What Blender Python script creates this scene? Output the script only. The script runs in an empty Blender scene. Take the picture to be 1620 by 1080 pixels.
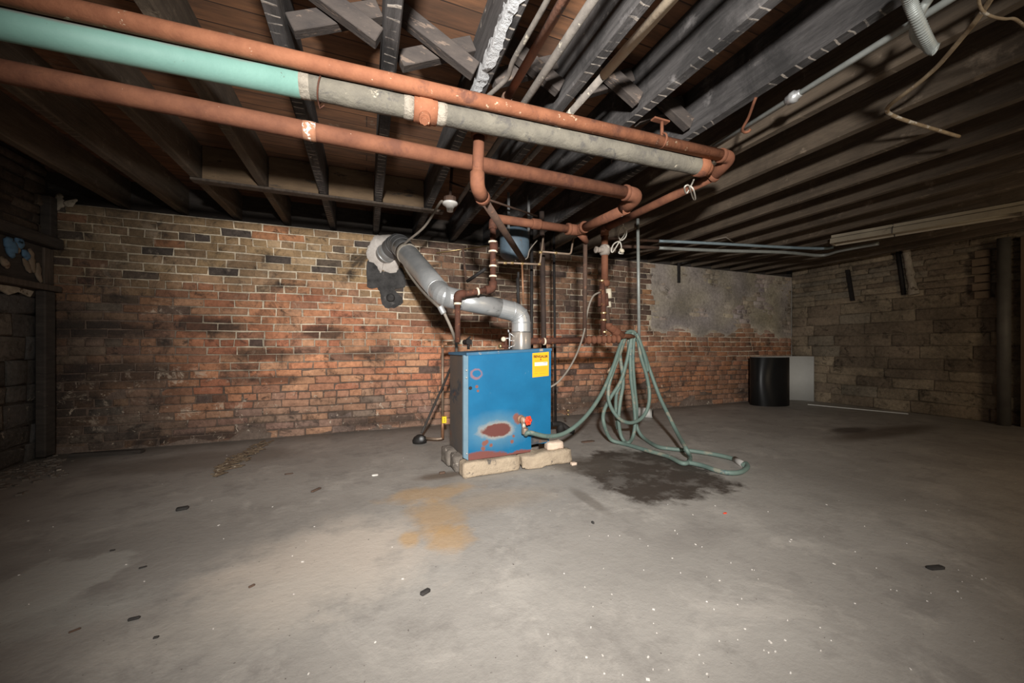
import bpy, math, random
from mathutils import Vector, Matrix, noise
random.seed(11)
K = 0.824                      # design units to metres
H = 1.05                       # eye height in design units
F_PX, HOR = 590.0, 548.0
YAW = math.radians(21.3)
S, Cc = math.sin(YAW), math.cos(YAW)
COL = bpy.context.scene.collection
V = Vector

# ------------------------------------------------------------ measuring from the photograph
def ray(px, py):
    u = (px - 810.0) / F_PX
    return V((S + Cc*u, Cc - S*u, (HOR - py) / F_PX))
def PY(px, py, Y):
    r = ray(px, py); t = Y / r.y
    return V((r.x*t, Y, H + r.z*t))
def PX(px, py, X):
    r = ray(px, py); t = X / r.x
    return V((X, r.y*t, H + r.z*t))
def PZ(px, py, Z):
    r = ray(px, py); t = (Z - H) / r.z
    return V((r.x*t, r.y*t, Z))

# ------------------------------------------------------------ mesh builder
class MB:
    def __init__(s):
        s.v = []; s.f = []; s.sm = []; s.mi = []; s.col = None
    def face(s, idx, sm=False, mi=0):
        s.f.append(tuple(idx)); s.sm.append(sm); s.mi.append(mi)
    def add(s, vs, fs, sm=False, mi=0):
        b = len(s.v); s.v += [V(p) for p in vs]
        for f in fs: s.face([b+i for i in f], sm, mi)
        return s
    def box(s, lo, hi, mi=0, M=None, ch=0.0):
        x0, y0, z0 = lo; x1, y1, z1 = hi
        if ch <= 0:
            vs = [V((x, y, z)) for z in (z0, z1) for y in (y0, y1) for x in (x0, x1)]
            if M: vs = [M @ p for p in vs]
            return s.add(vs, [(0,2,3,1), (4,5,7,6), (0,1,5,4), (2,6,7,3), (0,4,6,2), (1,3,7,5)], False, mi)
        import bmesh
        bm = bmesh.new()
        g = [[[bm.verts.new((x, y, z)) for x in (x0, x1)] for y in (y0, y1)] for z in (z0, z1)]
        q = lambda a, b, c, d: bm.faces.new((a, b, c, d))
        q(g[0][0][0], g[0][1][0], g[0][1][1], g[0][0][1]); q(g[1][0][0], g[1][0][1], g[1][1][1], g[1][1][0])
        q(g[0][0][0], g[0][0][1], g[1][0][1], g[1][0][0]); q(g[0][1][0], g[1][1][0], g[1][1][1], g[0][1][1])
        q(g[0][0][0], g[1][0][0], g[1][1][0], g[0][1][0]); q(g[0][0][1], g[0][1][1], g[1][1][1], g[1][0][1])
        bmesh.ops.bevel(bm, geom=bm.edges[:], offset=ch, segments=1, affect='EDGES', profile=0.5)
        bm.verts.index_update()
        vs = [p.co.copy() for p in bm.verts]
        if M: vs = [M @ p for p in vs]
        s.add(vs, [[w.index for w in f.verts] for f in bm.faces], False, mi)
        bm.free(); return s
    def tube(s, path, r, seg=14, caps=True, sm=True, mi=0, closed=False):
        P = [V(p) for p in path]; n = len(P)
        R = r if isinstance(r, (list, tuple)) else [r]*n
        T = []
        for i in range(n):
            a = P[i-1] if (i > 0 or closed) else P[i]
            b = P[(i+1) % n] if (i < n-1 or closed) else P[i]
            d = b - a
            T.append(d.normalized() if d.length > 1e-9 else (T[-1] if T else V((0, 0, 1))))
        up = V((0, 0, 1)) if abs(T[0].z) < .9 else V((1, 0, 0))
        N = (up - T[0]*up.dot(T[0])).normalized()
        b0 = len(s.v)
        for i in range(n):
            if i: 
                N = N - T[i]*N.dot(T[i]); N.normalize()
            B = T[i].cross(N)
            for k in range(seg):
                a = 2*math.pi*k/seg
                s.v.append(P[i] + (N*math.cos(a) + B*math.sin(a))*R[i])
        m = n if closed else n-1
        for i in range(m):
            j = (i+1) % n
            for k in range(seg):
                l = (k+1) % seg
                s.face((b0+i*seg+k, b0+i*seg+l, b0+j*seg+l, b0+j*seg+k), sm, mi)
        if caps and not closed:
            s.face([b0+k for k in range(seg)][::-1], False, mi)
            s.face([b0+(n-1)*seg+k for k in range(seg)], False, mi)
        return s
    def lathe(s, o, axis, prof, seg=20, sm=True, mi=0):
        """prof: list of (distance along axis, radius)"""
        o = V(o); a = V(axis).normalized()
        return s.tube([o + a*d for d, _ in prof], [max(r, 1e-4) for _, r in prof], seg, True, sm, mi) if all(prof[i][0] < prof[i+1][0] for i in range(len(prof)-1)) else s._lathe(o, a, prof, seg, sm, mi)
    def _lathe(s, o, a, prof, seg, sm, mi):
        up = V((0, 0, 1)) if abs(a.z) < .9 else V((1, 0, 0))
        N = (up - a*up.dot(a)).normalized(); B = a.cross(N); b0 = len(s.v)
        for d, r in prof:
            for k in range(seg):
                t = 2*math.pi*k/seg
                s.v.append(o + a*d + (N*math.cos(t) + B*math.sin(t))*max(r, 1e-4))
        for i in range(len(prof)-1):
            for k in range(seg):
                l = (k+1) % seg
                s.face((b0+i*seg+k, b0+i*seg+l, b0+(i+1)*seg+l, b0+(i+1)*seg+k), sm, mi)
        return s
    def prism(s, pts, d, sm=False, mi=0):
        n = len(pts); d = V(d)
        vs = [V(p) for p in pts] + [V(p) + d for p in pts]
        fs = [tuple(range(n))[::-1], tuple(range(n, 2*n))] + [(i, (i+1) % n, n+(i+1) % n, n+i) for i in range(n)]
        return s.add(vs, fs, sm, mi)
    def build(s, name, mats, parent=None, base=None):
        base = V(base) if base is not None else (V(parent['_b']) if parent is not None and '_b' in parent else V((0, 0, 0)))
        me = bpy.data.meshes.new(name)
        me.from_pydata([(p - base)*K for p in s.v], [], s.f)
        me.polygons.foreach_set('use_smooth', s.sm)
        for m in (mats if isinstance(mats, (list, tuple)) else [mats]): me.materials.append(m)
        if any(s.mi): me.polygons.foreach_set('material_index', s.mi)
        if s.col is not None:
            at = me.attributes.new('tint', 'FLOAT_COLOR', 'POINT')
            at.data.foreach_set('color', [c for q in s.col for c in (q[0], q[1], q[2], 1.0)])
        me.update()
        o = bpy.data.objects.new(name, me); COL.objects.link(o)
        if parent is not None:
            o.parent = parent
            if '_b' not in parent or (base - V(parent['_b'])).length > 1e-6:
                pb = V(parent['_b']) if '_b' in parent else V((0, 0, 0))
                o.location = (base - pb)*K
        else:
            o.location = base*K
        o['_b'] = tuple(base)
        return o

def tag(o, label, cat, group=None, kind=None):
    o['label'] = label; o['category'] = cat
    if group: o['group'] = group
    if kind: o['kind'] = kind
    return o
def thing(name, base, label, cat, group=None):
    o = bpy.data.objects.new(name, None); COL.objects.link(o)
    o.empty_display_size = .05
    o.location = V(base)*K; o['_b'] = tuple(V(base))
    return tag(o, label, cat, group)
def struct(o):
    o['kind'] = 'structure'; return o

def fillet(path, rad, n=6):
    P = [V(p) for p in path]; out = [P[0]]
    for i in range(1, len(P)-1):
        a, b, c = P[i-1], P[i], P[i+1]
        r = min(rad, (a-b).length*.48, (c-b).length*.48)
        p0 = b + (a-b).normalized()*r; p1 = b + (c-b).normalized()*r
        for k in range(n+1):
            t = k/n
            out.append(p0*(1-t)**2 + b*2*t*(1-t) + p1*t*t)
    out.append(P[-1]); return out
def spline(pts, n=8, closed=False):
    P = [V(p) for p in pts]; out = []; m = len(P)
    for i in range(m if closed else m-1):
        if closed: p0, p1, p2, p3 = P[i-1], P[i], P[(i+1) % m], P[(i+2) % m]
        else: p0, p1, p2, p3 = P[max(i-1, 0)], P[i], P[i+1], P[min(i+2, m-1)]
        for k in range(n):
            t = k/n
            out.append(.5*((2*p1) + (p2-p0)*t + (2*p0-5*p1+4*p2-p3)*t*t + (3*p1-p0-3*p2+p3)*t**3))
    if not closed: out.append(P[-1])
    return out
def collar(mb, p, d, r, l, mi=0, seg=16):
    p = V(p); d = V(d).normalized()
    mb.tube([p-d*l/2, p-d*(l/2-.15*l), p+d*(l/2-.15*l), p+d*l/2], [r*.94, r, r, r*.94], seg, True, True, mi)

# ------------------------------------------------------------ materials
class NT:
    def __init__(s, name):
        s.m = bpy.data.materials.new(name); s.m.use_nodes = True
        s.t = s.m.node_tree; s.t.nodes.clear()
        s.out = s.n('ShaderNodeOutputMaterial'); s.b = s.n('ShaderNodeBsdfPrincipled')
        s.l(s.b.outputs[0], s.out.inputs[0])
    def n(s, typ, **kw):
        x = s.t.nodes.new(typ)
        for k, v in kw.items(): setattr(x, k, v)
        return x
    def l(s, a, b): s.t.links.new(a, b)
    def val(s, sock, v):
        if hasattr(v, 'is_output'): s.l(v, sock)
        else: sock.default_value = v
    def coord(s, stretch=(1, 1, 1), rnd=True):
        tc = s.n('ShaderNodeTexCoord'); mp = s.n('ShaderNodeMapping')
        s.l(tc.outputs['Object'], mp.inputs['Vector'])
        mp.inputs['Scale'].default_value = tuple(q/K for q in stretch)
        if rnd:
            oi = s.n('ShaderNodeObjectInfo'); mu = s.n('ShaderNodeMath', operation='MULTIPLY')
            s.l(oi.outputs['Random'], mu.inputs[0]); mu.inputs[1].default_value = 37.0
            s.l(mu.outputs[0], mp.inputs['Location'])
        return mp.outputs[0]
    def noise(s, co, scale, detail=5, rough=.6, dist=0.0):
        x = s.n('ShaderNodeTexNoise'); s.l(co, x.inputs['Vector'])
        x.inputs['Scale'].default_value = scale; x.inputs['Detail'].default_value = detail
        x.inputs['Roughness'].default_value = rough; x.inputs['Distortion'].default_value = dist
        return x.outputs['Fac']
    def ramp(s, fac, a, b, inv=False):
        x = s.n('ShaderNodeMapRange'); x.clamp = True
        s.l(fac, x.inputs[0]); x.inputs[1].default_value = a; x.inputs[2].default_value = b
        if inv: x.inputs[3].default_value = 1; x.inputs[4].default_value = 0
        return x.outputs[0]
    def mix(s, fac, a, b):
        x = s.n('ShaderNodeMix', data_type='RGBA')
        s.val(x.inputs[0], fac)
        for sock, v in ((x.inputs[6], a), (x.inputs[7], b)):
            if hasattr(v, 'is_output'): s.l(v, sock)
            else: sock.default_value = (v[0], v[1], v[2], 1)
        return x.outputs[2]
    def math(s, op, a, b=0.0, clamp=False):
        x = s.n('ShaderNodeMath', operation=op); x.use_clamp = clamp
        s.val(x.inputs[0], a); s.val(x.inputs[1], b); return x.outputs[0]
    def mulcol(s, a, f):
        x = s.n('ShaderNodeMix', data_type='RGBA', blend_type='MULTIPLY'); x.inputs[0].default_value = 1
        s.l(a, x.inputs[6]); s.l(f, x.inputs[7]); return x.outputs[2]
    def bump(s, h, strength=.3, dist=.01):
        x = s.n('ShaderNodeBump'); x.inputs['Strength'].default_value = strength; x.inputs['Distance'].default_value = dist
        s.l(h, x.inputs['Height']); s.l(x.outputs[0], s.b.inputs['Normal'])
    def blob(s, co, c, r, amp=.5, nscale=6, edge=.25, seed=None):
        """soft irregular patch, 1 inside; co is the raw design-unit coordinate"""
        vm = s.n('ShaderNodeVectorMath', operation='SUBTRACT'); s.l(co, vm.inputs[0]); vm.inputs[1].default_value = c
        vd = s.n('ShaderNodeVectorMath', operation='DIVIDE'); s.l(vm.outputs[0], vd.inputs[0]); vd.inputs[1].default_value = r
        vl = s.n('ShaderNodeVectorMath', operation='LENGTH'); s.l(vd.outputs[0], vl.inputs[0])
        nz = s.noise(co, nscale, 5, .65)
        d = s.math('ADD', vl.outputs['Value'], s.math('MULTIPLY', s.math('SUBTRACT', nz, .5), amp*2))
        return s.ramp(d, 1-edge, 1+edge, True)
    def fin(s, col, rough=.8, metal=0.0, spec=.4):
        s.val(s.b.inputs['Base Color'], col if hasattr(col, 'is_output') else (*col, 1))
        s.val(s.b.inputs['Roughness'], rough); s.val(s.b.inputs['Metallic'], metal)
        s.b.inputs['Specular IOR Level'].default_value = spec
        return s.m

def nmat(name, c1, c2, scale=8, rough=.8, metal=0.0, bump=.25, c3=None, thr=.62, s3=14, stretch=(1, 1, 1), c4=None, thr4=.62, s4=3, spec=.4, bdist=.008):
    t = NT(name); co = t.coord(stretch)
    n1 = t.noise(co, scale, 6, .65)
    col = t.mix(t.ramp(n1, .3, .7), c1, c2)
    if c4 is not None: col = t.mix(t.ramp(t.noise(co, s4, 5, .7, .4), thr4, thr4+.08), col, c4)
    if c3 is not None: col = t.mix(t.ramp(t.noise(co, s3, 4, .7), thr, thr+.05), col, c3)
    if bump: t.bump(t.noise(co, scale*3, 6, .7), bump, bdist)
    return t.fin(col, rough, metal, spec)

M = {}
M['rust'] = nmat('rusty_red_paint', (.200, .082, .045), (.118, .047, .028), 9, .82, 0, .3, (.45, .33, .24), .71, 26, c4=(.12, .05, .032), thr4=.56, s4=4, spec=.2)
M['rust_flaky'] = nmat('rusty_flaking_paint', (.29, .118, .062), (.18, .068, .036), 9, .8, 0, .35, (.52, .38, .26), .64, 24, c4=(.13, .055, .036), thr4=.56, s4=4, spec=.2)
M['rust_dark'] = nmat('dark_rust', (.105, .040, .024), (.055, .025, .017), 14, .8, 0, .4, (.18, .07, .032), .60, 22, spec=.25)
M['rust_brown'] = nmat('brown_iron', (.105, .058, .038), (.055, .034, .025), 12, .8, 0, .35, (.16, .075, .042), .62, 18)
M['iron'] = nmat('black_iron', (.028, .024, .022), (.014, .012, .011), 14, .7, .2, .2, (.08, .05, .035), .68, 16)
M['dark_pipe'] = nmat('dark_brown_pipe', (.055, .034, .025), (.030, .020, .016), 12, .8, 0, .3, (.10, .05, .03), .62, 14)
M['brass'] = nmat('brass', (.72, .55, .30), (.55, .38, .18), 16, .35, .85, .1)
M['palering'] = nmat('pale_solder', (.80, .70, .55), (.62, .50, .36), 20, .6, 0, .2)
M['copper'] = nmat('aged_copper', (.42, .22, .12), (.26, .13, .075), 16, .5, .45, .15)
M['copper_grey'] = nmat('tarnished_copper', (.34, .25, .18), (.22, .16, .12), 16, .5, .4, .15)
M['galv'] = nmat('galvanised_sheet', (.56, .56, .55), (.38, .39, .39), 5, .36, .55, .08, (.62, .61, .58), .64, 9, c4=(.22, .215, .21), thr4=.64, s4=7)
M['galv_dark'] = nmat('sooty_sheet', (.20, .20, .20), (.13, .13, .13), 6, .5, .4, .15, (.27, .26, .25), .66, 9)
M['steel'] = nmat('bright_steel', (.85, .76, .67), (.70, .62, .54), 4, .32, .72, .04, stretch=(3, 3, .5))
M['plaster_white'] = nmat('white_plaster', (.74, .68, .62), (.52, .46, .41), 12, .9, 0, .6, (.30, .26, .23), .66, 18, bdist=.02)
M['tar'] = nmat('black_soot_cement', (.095, .090, .087), (.030, .028, .027), 8, .85, 0, .6, (.12, .11, .105), .62, 10, bdist=.02)
M['conduit'] = nmat('grey_conduit', (.34, .36, .34), (.24, .25, .23), 12, .5, .25, .1, (.16, .12, .09), .68, 14)
M['conduit_blue'] = nmat('blue_grey_conduit', (.30, .38, .42), (.22, .29, .32), 10, .45, .2, .1, (.18, .15, .12), .68, 14)
M['cable'] = nmat('grey_cable', (.25, .215, .175), (.17, .145, .12), 14, .7, 0, .1)
M['cable_dark'] = nmat('dark_cable', (.07, .06, .055), (.04, .035, .03), 14, .7, 0, .1)
M['whitewire'] = nmat('white_wire', (.55, .52, .46), (.38, .35, .30), 14, .6, 0, .1)
M['cloth'] = nmat('cloth_cable', (.38, .29, .18), (.20, .14, .085), 18, .9, 0, .4, (.55, .50, .42), .60, 9)
M['tan'] = nmat('tan_pipe_cover', (.50, .41, .30), (.40, .32, .23), 10, .8, 0, .2, (.40, .30, .2), .70, 20)
M['ashpipe'] = nmat('ashen_pipe', (.20, .175, .15), (.10, .088, .078), 10, .85, 0, .35, (.40, .36, .29), .60, 10)
M['porcelain'] = nmat('porcelain', (.82, .79, .74), (.72, .69, .64), 6, .25, 0, 0, (.40, .36, .32), .70, 9)
M['tank'] = nmat('blue_tank_paint', (.10, .145, .18), (.055, .075, .095), 5, .45, 0, .1, (.10, .07, .05), .64, 9)
M['concrete_block'] = nmat('concrete_block', (.50, .40, .285), (.34, .265, .19), 9, .95, 0, .7, (.14, .12, .10), .63, 7, bdist=.02)
M['stone_dark'] = nmat('dark_concrete', (.24, .205, .17), (.12, .10, .085), 8, .95, 0, .7, (.50, .44, .37), .62, 8, bdist=.02)
M['stone_pink'] = nmat('pale_stone', (.74, .58, .45), (.60, .46, .36), 9, .95, 0, .5, bdist=.015)
M['hose'] = nmat('green_hose_rubber', (.150, .205, .172), (.105, .155, .135), 7, .55, 0, .1, (.23, .23, .18), .57, 6, c4=(.06, .105, .115), thr4=.6, s4=3)
M['hose_end'] = nmat('tan_hose_end', (.45, .34, .23), (.36, .26, .17), 12, .7)
M['red'] = nmat('red_handle', (.80, .075, .03), (.66, .05, .022), 14, .45, 0, .1, (.85, .42, .25), .70, 24)
M['yellow'] = nmat('yellow_tag', (.90, .70, .03), (.84, .62, .02), 12, .5, 0, 0)
M['ivory'] = nmat('ivory_plastic', (.58, .52, .40), (.46, .40, .30), 10, .5)
M['black_sheet'] = nmat('black_plastic_sheet', (.013, .013, .013), (.010, .010, .010), 3, .5, 0, .02, spec=.5)
M['white_sheet'] = nmat('white_sheet', (.60, .60, .57), (.52, .52, .49), 3, .7, 0, .05)
M['wood_grey'] = nmat('weathered_wood', (.13, .10, .078), (.06, .046, .036), 9, .9, 0, .5, stretch=(3, 3, .5))
M['wood_dark'] = nmat('dark_timber', (.075, .062, .052), (.036, .030, .026), 8, .9, 0, .5, (.12, .10, .08), .66, 12, stretch=(.6, .6, 3))
M['rag_blue'] = nmat('blue_rag', (.12, .24, .38), (.09, .17, .27), 10, .95, 0, .4)
M['rag_tan'] = nmat('tan_rag', (.30, .235, .17), (.16, .12, .085), 9, .95, 0, .5)
M['fixture'] = nmat('dusty_enamel', (.36, .31, .23), (.25, .21, .155), 6, .6, 0, .1, (.14, .11, .08), .66, 8)
M['chip_dark'] = nmat('dark_chip', (.045, .040, .036), (.025, .022, .02), 20, .9)
M['chip_brown'] = nmat('brown_chip', (.13, .08, .055), (.08, .05, .036), 20, .9)
M['chip_white'] = nmat('white_chip', (.80, .76, .70), (.60, .55, .50), 20, .9)
M['splinter'] = nmat('wood_splinters', (.30, .22, .14), (.08, .055, .038), 30, .9, 0, .3, (.60, .52, .40), .62, 20)
M['paper_yellow'] = nmat('label_yellow', (.92, .41, .012), (.88, .37, .010), 4, .6, 0, 0)
M['ink'] = nmat('label_ink', (.018, .013, .01), (.018, .013, .01), 4, .6, 0, 0)
M['ink_red'] = nmat('label_red_drop', (.28, .035, .012), (.28, .035, .012), 4, .6, 0, 0)
M['ink_soft'] = nmat('label_fine_print', (.62, .26, .02), (.55, .22, .02), 4, .6, 0, 0)
M['paper_white'] = nmat('label_white_field', (.82, .76, .68), (.80, .74, .64), 4, .6, 0, 0)
M['board'] = nmat('brown_boarding', (.20, .135, .085), (.14, .095, .06), 4, .8, 0, .2, (.07, .05, .035), .66, 5, stretch=(2, 2, .5))
M['whitewash'] = nmat('flaking_whitewash', (.55, .48, .38), (.30, .25, .19), 12, .95, 0, .7, (.12, .09, .06), .60, 9, bdist=.02)

def brushed(m, amt=.85):
    nt = m.node_tree; b = next(n for n in nt.nodes if n.type == 'BSDF_PRINCIPLED')
    tn = nt.nodes.new('ShaderNodeTangent'); tn.direction_type = 'RADIAL'; tn.axis = 'Z'
    nt.links.new(tn.outputs[0], b.inputs['Tangent']); b.inputs['Anisotropic'].default_value = amt; b.inputs['Anisotropic Rotation'].default_value = .25
brushed(M['steel'], .9)
M['black_sheet'].node_tree.nodes['Principled BSDF'].inputs['Roughness'].default_value = .45
brushed(M['black_sheet'], .9)
# painted insulated pipe: dust lies on the faces that look up
def teal():
    t = NT('teal_pipe_paint'); co = t.coord()
    col = t.mix(t.ramp(t.noise(co, 5, 5), .35, .7), (.185, .340, .290), (.150, .290, .248))
    col = t.mix(t.ramp(t.noise(co, 22, 4, .7), .69, .73), col, (.12, .13, .11))
    g = t.n('ShaderNodeNewGeometry'); sx = t.n('ShaderNodeSeparateXYZ'); t.l(g.outputs['Normal'], sx.inputs[0])
    up = t.math('ADD', sx.outputs[2], t.math('MULTIPLY', t.noise(co, 4, 5, .7), .7))
    col = t.mix(t.ramp(up, .62, .95), col, (.20, .165, .15))
    t.bump(t.noise(co, 20, 5), .15, .01)
    return t.fin(col, .62)
M['teal'] = teal()
M['lagging'] = nmat('grey_pipe_lagging', (.180, .162, .126), (.095, .086, .071), 7, .92, 0, .6, (.40, .35, .27), .66, 12, c4=(.085, .078, .07), thr4=.55, s4=8, bdist=.015)
M['lagging_white'] = nmat('torn_white_lagging', (.42, .37, .30), (.20, .175, .14), 10, .95, 0, .8, bdist=.02)

def joist_mat(name, a, b, lath):
    t = NT(name); co = t.coord((1, 1, 1), True)
    st = t.coord((7, .8, 7), True)
    col = t.mix(t.ramp(t.noise(st, 2.2, 8, .75), .36, .62), a, b)
    col = t.mix(t.math('MULTIPLY', t.ramp(t.noise(co, 2.0, 6, .7, .6), .50, .62), .75 if name.startswith('charred') else .35), col, tuple(q*.45 for q in b))
    col = t.mix(t.ramp(t.noise(co, 5, 6, .7), .60, .75), col, tuple(min(1, q*1.9+.02) for q in a))
    col = t.mix(t.ramp(t.noise(co, 7, 6, .75), .66, .71), col, lath)
    # old plaster lines left by the laths across the underside
    tc = t.n('ShaderNodeTexCoord'); sp = t.n('ShaderNodeSeparateXYZ'); t.l(tc.outputs['Object'], sp.inputs[0])
    g = t.n('ShaderNodeNewGeometry'); sg = t.n('ShaderNodeSeparateXYZ'); t.l(g.outputs['Normal'], sg.inputs[0])
    und = t.ramp(sg.outputs[2], -.9, -.6, True)
    y = t.math('MULTIPLY', sp.outputs[1], 1/(K*.062))
    wob = t.math('MULTIPLY', t.noise(co, 2.6, 3), 2.6)
    fr = t.math('FRACT', t.math('ADD', y, wob))
    line = t.math('MULTIPLY', t.ramp(fr, .84, .90), t.ramp(t.noise(co, 2.2, 6, .75), .45 if name.startswith('charred') else .52, .56 if name.startswith('charred') else .62))
    col = t.mix(t.math('MULTIPLY', line, und), col, lath)
    # plaster keys on the lower arris of the sides
    t.bump(t.math('ADD', t.noise(st, 6, 7, .7), t.math('MULTIPLY', t.math('MULTIPLY', line, und), .5)), .5, .01)
    return t.fin(col, .88)
M['joist'] = joist_mat('charred_grey_joist', (.100, .092, .089), (.036, .033, .032), (.40, .35, .30))
M['joist_brown'] = joist_mat('dusty_brown_joist', (.135, .101, .070), (.076, .056, .039), (.20, .155, .105))  # dusty brown, with the right side's warm haze mixed into the colour
M['brace'] = nmat('brace_wood', (.080, .064, .054), (.036, .030, .028), 6, .88, 0, .45, (.15, .11, .085), .60, 8, stretch=(.8, 4, 2))

def ceiling_mat():
    t = NT('subfloor_boards'); co = t.coord((1, 1, 1), False)
    bt = t.n('ShaderNodeTexBrick'); mp = t.n('ShaderNodeMapping'); t.l(co, mp.inputs[0])
    t.l(mp.outputs[0], bt.inputs['Vector']); bt.offset = .37
    bt.inputs['Scale'].default_value = 1; bt.inputs['Brick Width'].default_value = 2.9; bt.inputs['Row Height'].default_value = .145
    bt.inputs['Mortar Size'].default_value = .004
    bt.inputs['Color1'].default_value = (.27, .125, .06, 1); bt.inputs['Color2'].default_value = (.155, .075, .042, 1); bt.inputs['Mortar'].default_value = (.02, .013, .01, 1)
    st = t.coord((.7, 6, 1), False)
    col = t.mix(t.ramp(t.noise(st, 3, 6, .7), .35, .7), bt.outputs['Color'], (.085, .048, .03))
    col = t.mix(t.ramp(t.noise(co, 3, 6, .7), .62, .72), col, (.28, .20, .14))
    t.bump(bt.outputs['Fac'], -.4, .01)
    return t.fin(col, .85)

def floor_mat():
    t = NT('worn_concrete'); co = t.coord((1, 1, 1), False)
    def P0(px, py): p = PZ(px, py, 0); return (p.x, p.y, 0)
    n1 = t.noise(co, .8, 6, .6); n2 = t.noise(co, 4, 8, .7); n3 = t.noise(co, 30, 5, .7)
    col = t.mix(t.ramp(n1, .33, .68), (.275, .252, .226), (.365, .340, .307))
    col = t.mix(t.math('MULTIPLY', t.ramp(n2, .50, .64), .6), col, (.215, .196, .177))
    col = t.mix(t.math('MULTIPLY', t.ramp(t.noise(co, 2.2, 8, .72, .5), .53, .63), .5), col, (.45, .415, .37))
    def patch(c, r, colr, amt, amp=.5, ns=4, edge=.25):
        nonlocal col
        col = t.mix(t.math('MULTIPLY', t.blob(co, c, (r[0], r[1], 1), amp, ns, edge), amt), col, colr)
    # pale scoured patches
    patch(P0(520, 880), (.45, .38), (.50, .43, .36), .75, .9, 4, .35)
    patch(P0(420, 960), (.5, .2), (.42, .38, .33), .5, .9, 4, .4)
    patch(P0(300, 850), (.7, .35), (.22, .20, .178), .55, .9, 3, .4)
    patch(P0(1300, 760), (.8, .5), (.24, .22, .195), .5, .9, 3, .4)
    patch(P0(1000, 900), (.5, .2), (.27, .25, .225), .6, .9, 4, .4)
    patch(P0(70, 925), (.26, .24), (.43, .41, .37), .6, .9, 4, .12)
    patch(P0(40, 980), (.35, .12), (.43, .42, .38), .4, .6, 4, .3)
    # rust-yellow water stains before the boiler
    OC = (.46, .27, .10)
    patch(P0(680, 780), (.30, .12), OC, .50, 1.0, 5, .35)
    patch(P0(690, 815), (.15, .22), OC, .5, 1.0, 5, .35)
    patch(P0(712, 850), (.12, .12), OC, .55, 1.0, 5, .35)
    patch(P0(648, 852), (.05, .07), (.50, .29, .10), .55, 1.0, 7, .4)
    patch(P0(700, 752), (.20, .07), (.10, .065, .04), .7, .5, 6, .4)
    patch(P0(780, 790), (.4, .15), (.36, .27, .18), .4, .6, 4, .5)
    # wet drain stain right of the boiler
    WET = (.050, .038, .030)
    pts = [PZ(x, y, 0) for x, y in ((908, 738), (945, 713), (1035, 713), (1105, 738), (1176, 769), (1105, 786), (1025, 797), (955, 772))]
    d = None; cen = sum(pts, V((0, 0, 0)))/len(pts)
    for i in range(len(pts)):
        a_, b_ = pts[i], pts[(i+1) % len(pts)]; e_ = (b_-a_).normalized(); nn = V((e_.y, -e_.x, 0))
        if nn.dot(cen-a_) > 0: nn = -nn
        dp = t.n('ShaderNodeVectorMath', operation='DOT_PRODUCT'); t.l(co, dp.inputs[0]); dp.inputs[1].default_value = nn
        v_ = t.math('SUBTRACT', dp.outputs['Value'], nn.dot(a_))
        d = v_ if d is None else t.math('MAXIMUM', d, v_)
    d = t.math('ADD', d, t.math('MULTIPLY', t.math('SUBTRACT', t.noise(co, 5, 7, .7), .5), .55))
    wet = t.math('MULTIPLY', t.ramp(d, -.05, .05, True), t.math('ADD', t.math('MULTIPLY', t.ramp(t.noise(co, 4, 5, .7), .62, .50), .35), .62))
    col = t.mix(wet, col, WET)
    patch(P0(930, 735), (.30, .25), (.10, .085, .07), .7, .5, 5, .25)
    patch(P0(1400, 684), (1.0, .16), (.10, .075, .055), .75, .5, 2, .4)
    patch(P0(1345, 680), (.35, .12), (.06, .045, .035), .8, .4, 3, .3)
    patch(P0(1100, 850), (.25, .10), (.22, .20, .18), .6, .6, 5, .4)
    patch(P0(930, 790), (.05, .22), (.14, .12, .10), .6, .6, 8, .3)
    # dirt along the walls and old patch on the left
    patch(P0(320, 728), (.75, .30), (.19, .165, .14), .65, .5, 3, .25)
    patch(P0(20, 740), (.5, .5), (.16, .14, .12), .7, .5, 4, .4)
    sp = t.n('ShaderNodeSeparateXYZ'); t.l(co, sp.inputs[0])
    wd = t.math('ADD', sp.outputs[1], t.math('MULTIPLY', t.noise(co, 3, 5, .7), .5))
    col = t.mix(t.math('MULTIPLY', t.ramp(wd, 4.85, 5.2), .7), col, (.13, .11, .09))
    # cracks and paint specks
    col = t.mix(t.ramp(t.noise(co, 60, 2, .5), .735, .75), col, (.12, .10, .09))
    vo = t.n('ShaderNodeTexVoronoi'); t.l(co, vo.inputs['Vector']); vo.inputs['Scale'].default_value = 6
    rx = t.math('ADD', sp.outputs[0], t.math('MULTIPLY', t.noise(co, 1.5, 3), 1.5))
    speck = t.math('MULTIPLY', t.ramp(vo.outputs['Distance'], .022, .036, True), t.ramp(rx, .6, 2.4))
    col = t.mix(t.math('MULTIPLY', speck, .8), col, (.72, .69, .64))
    t.bump(t.math('ADD', t.math('MULTIPLY', n2, .7), t.math('MULTIPLY', n3, .3)), .35, .02)
    t.val(t.b.inputs['Roughness'], .5)
    r = t.math('ADD', t.math('MULTIPLY', n2, .35), .45)
    return t.fin(col, r, 0, .35)

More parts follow.
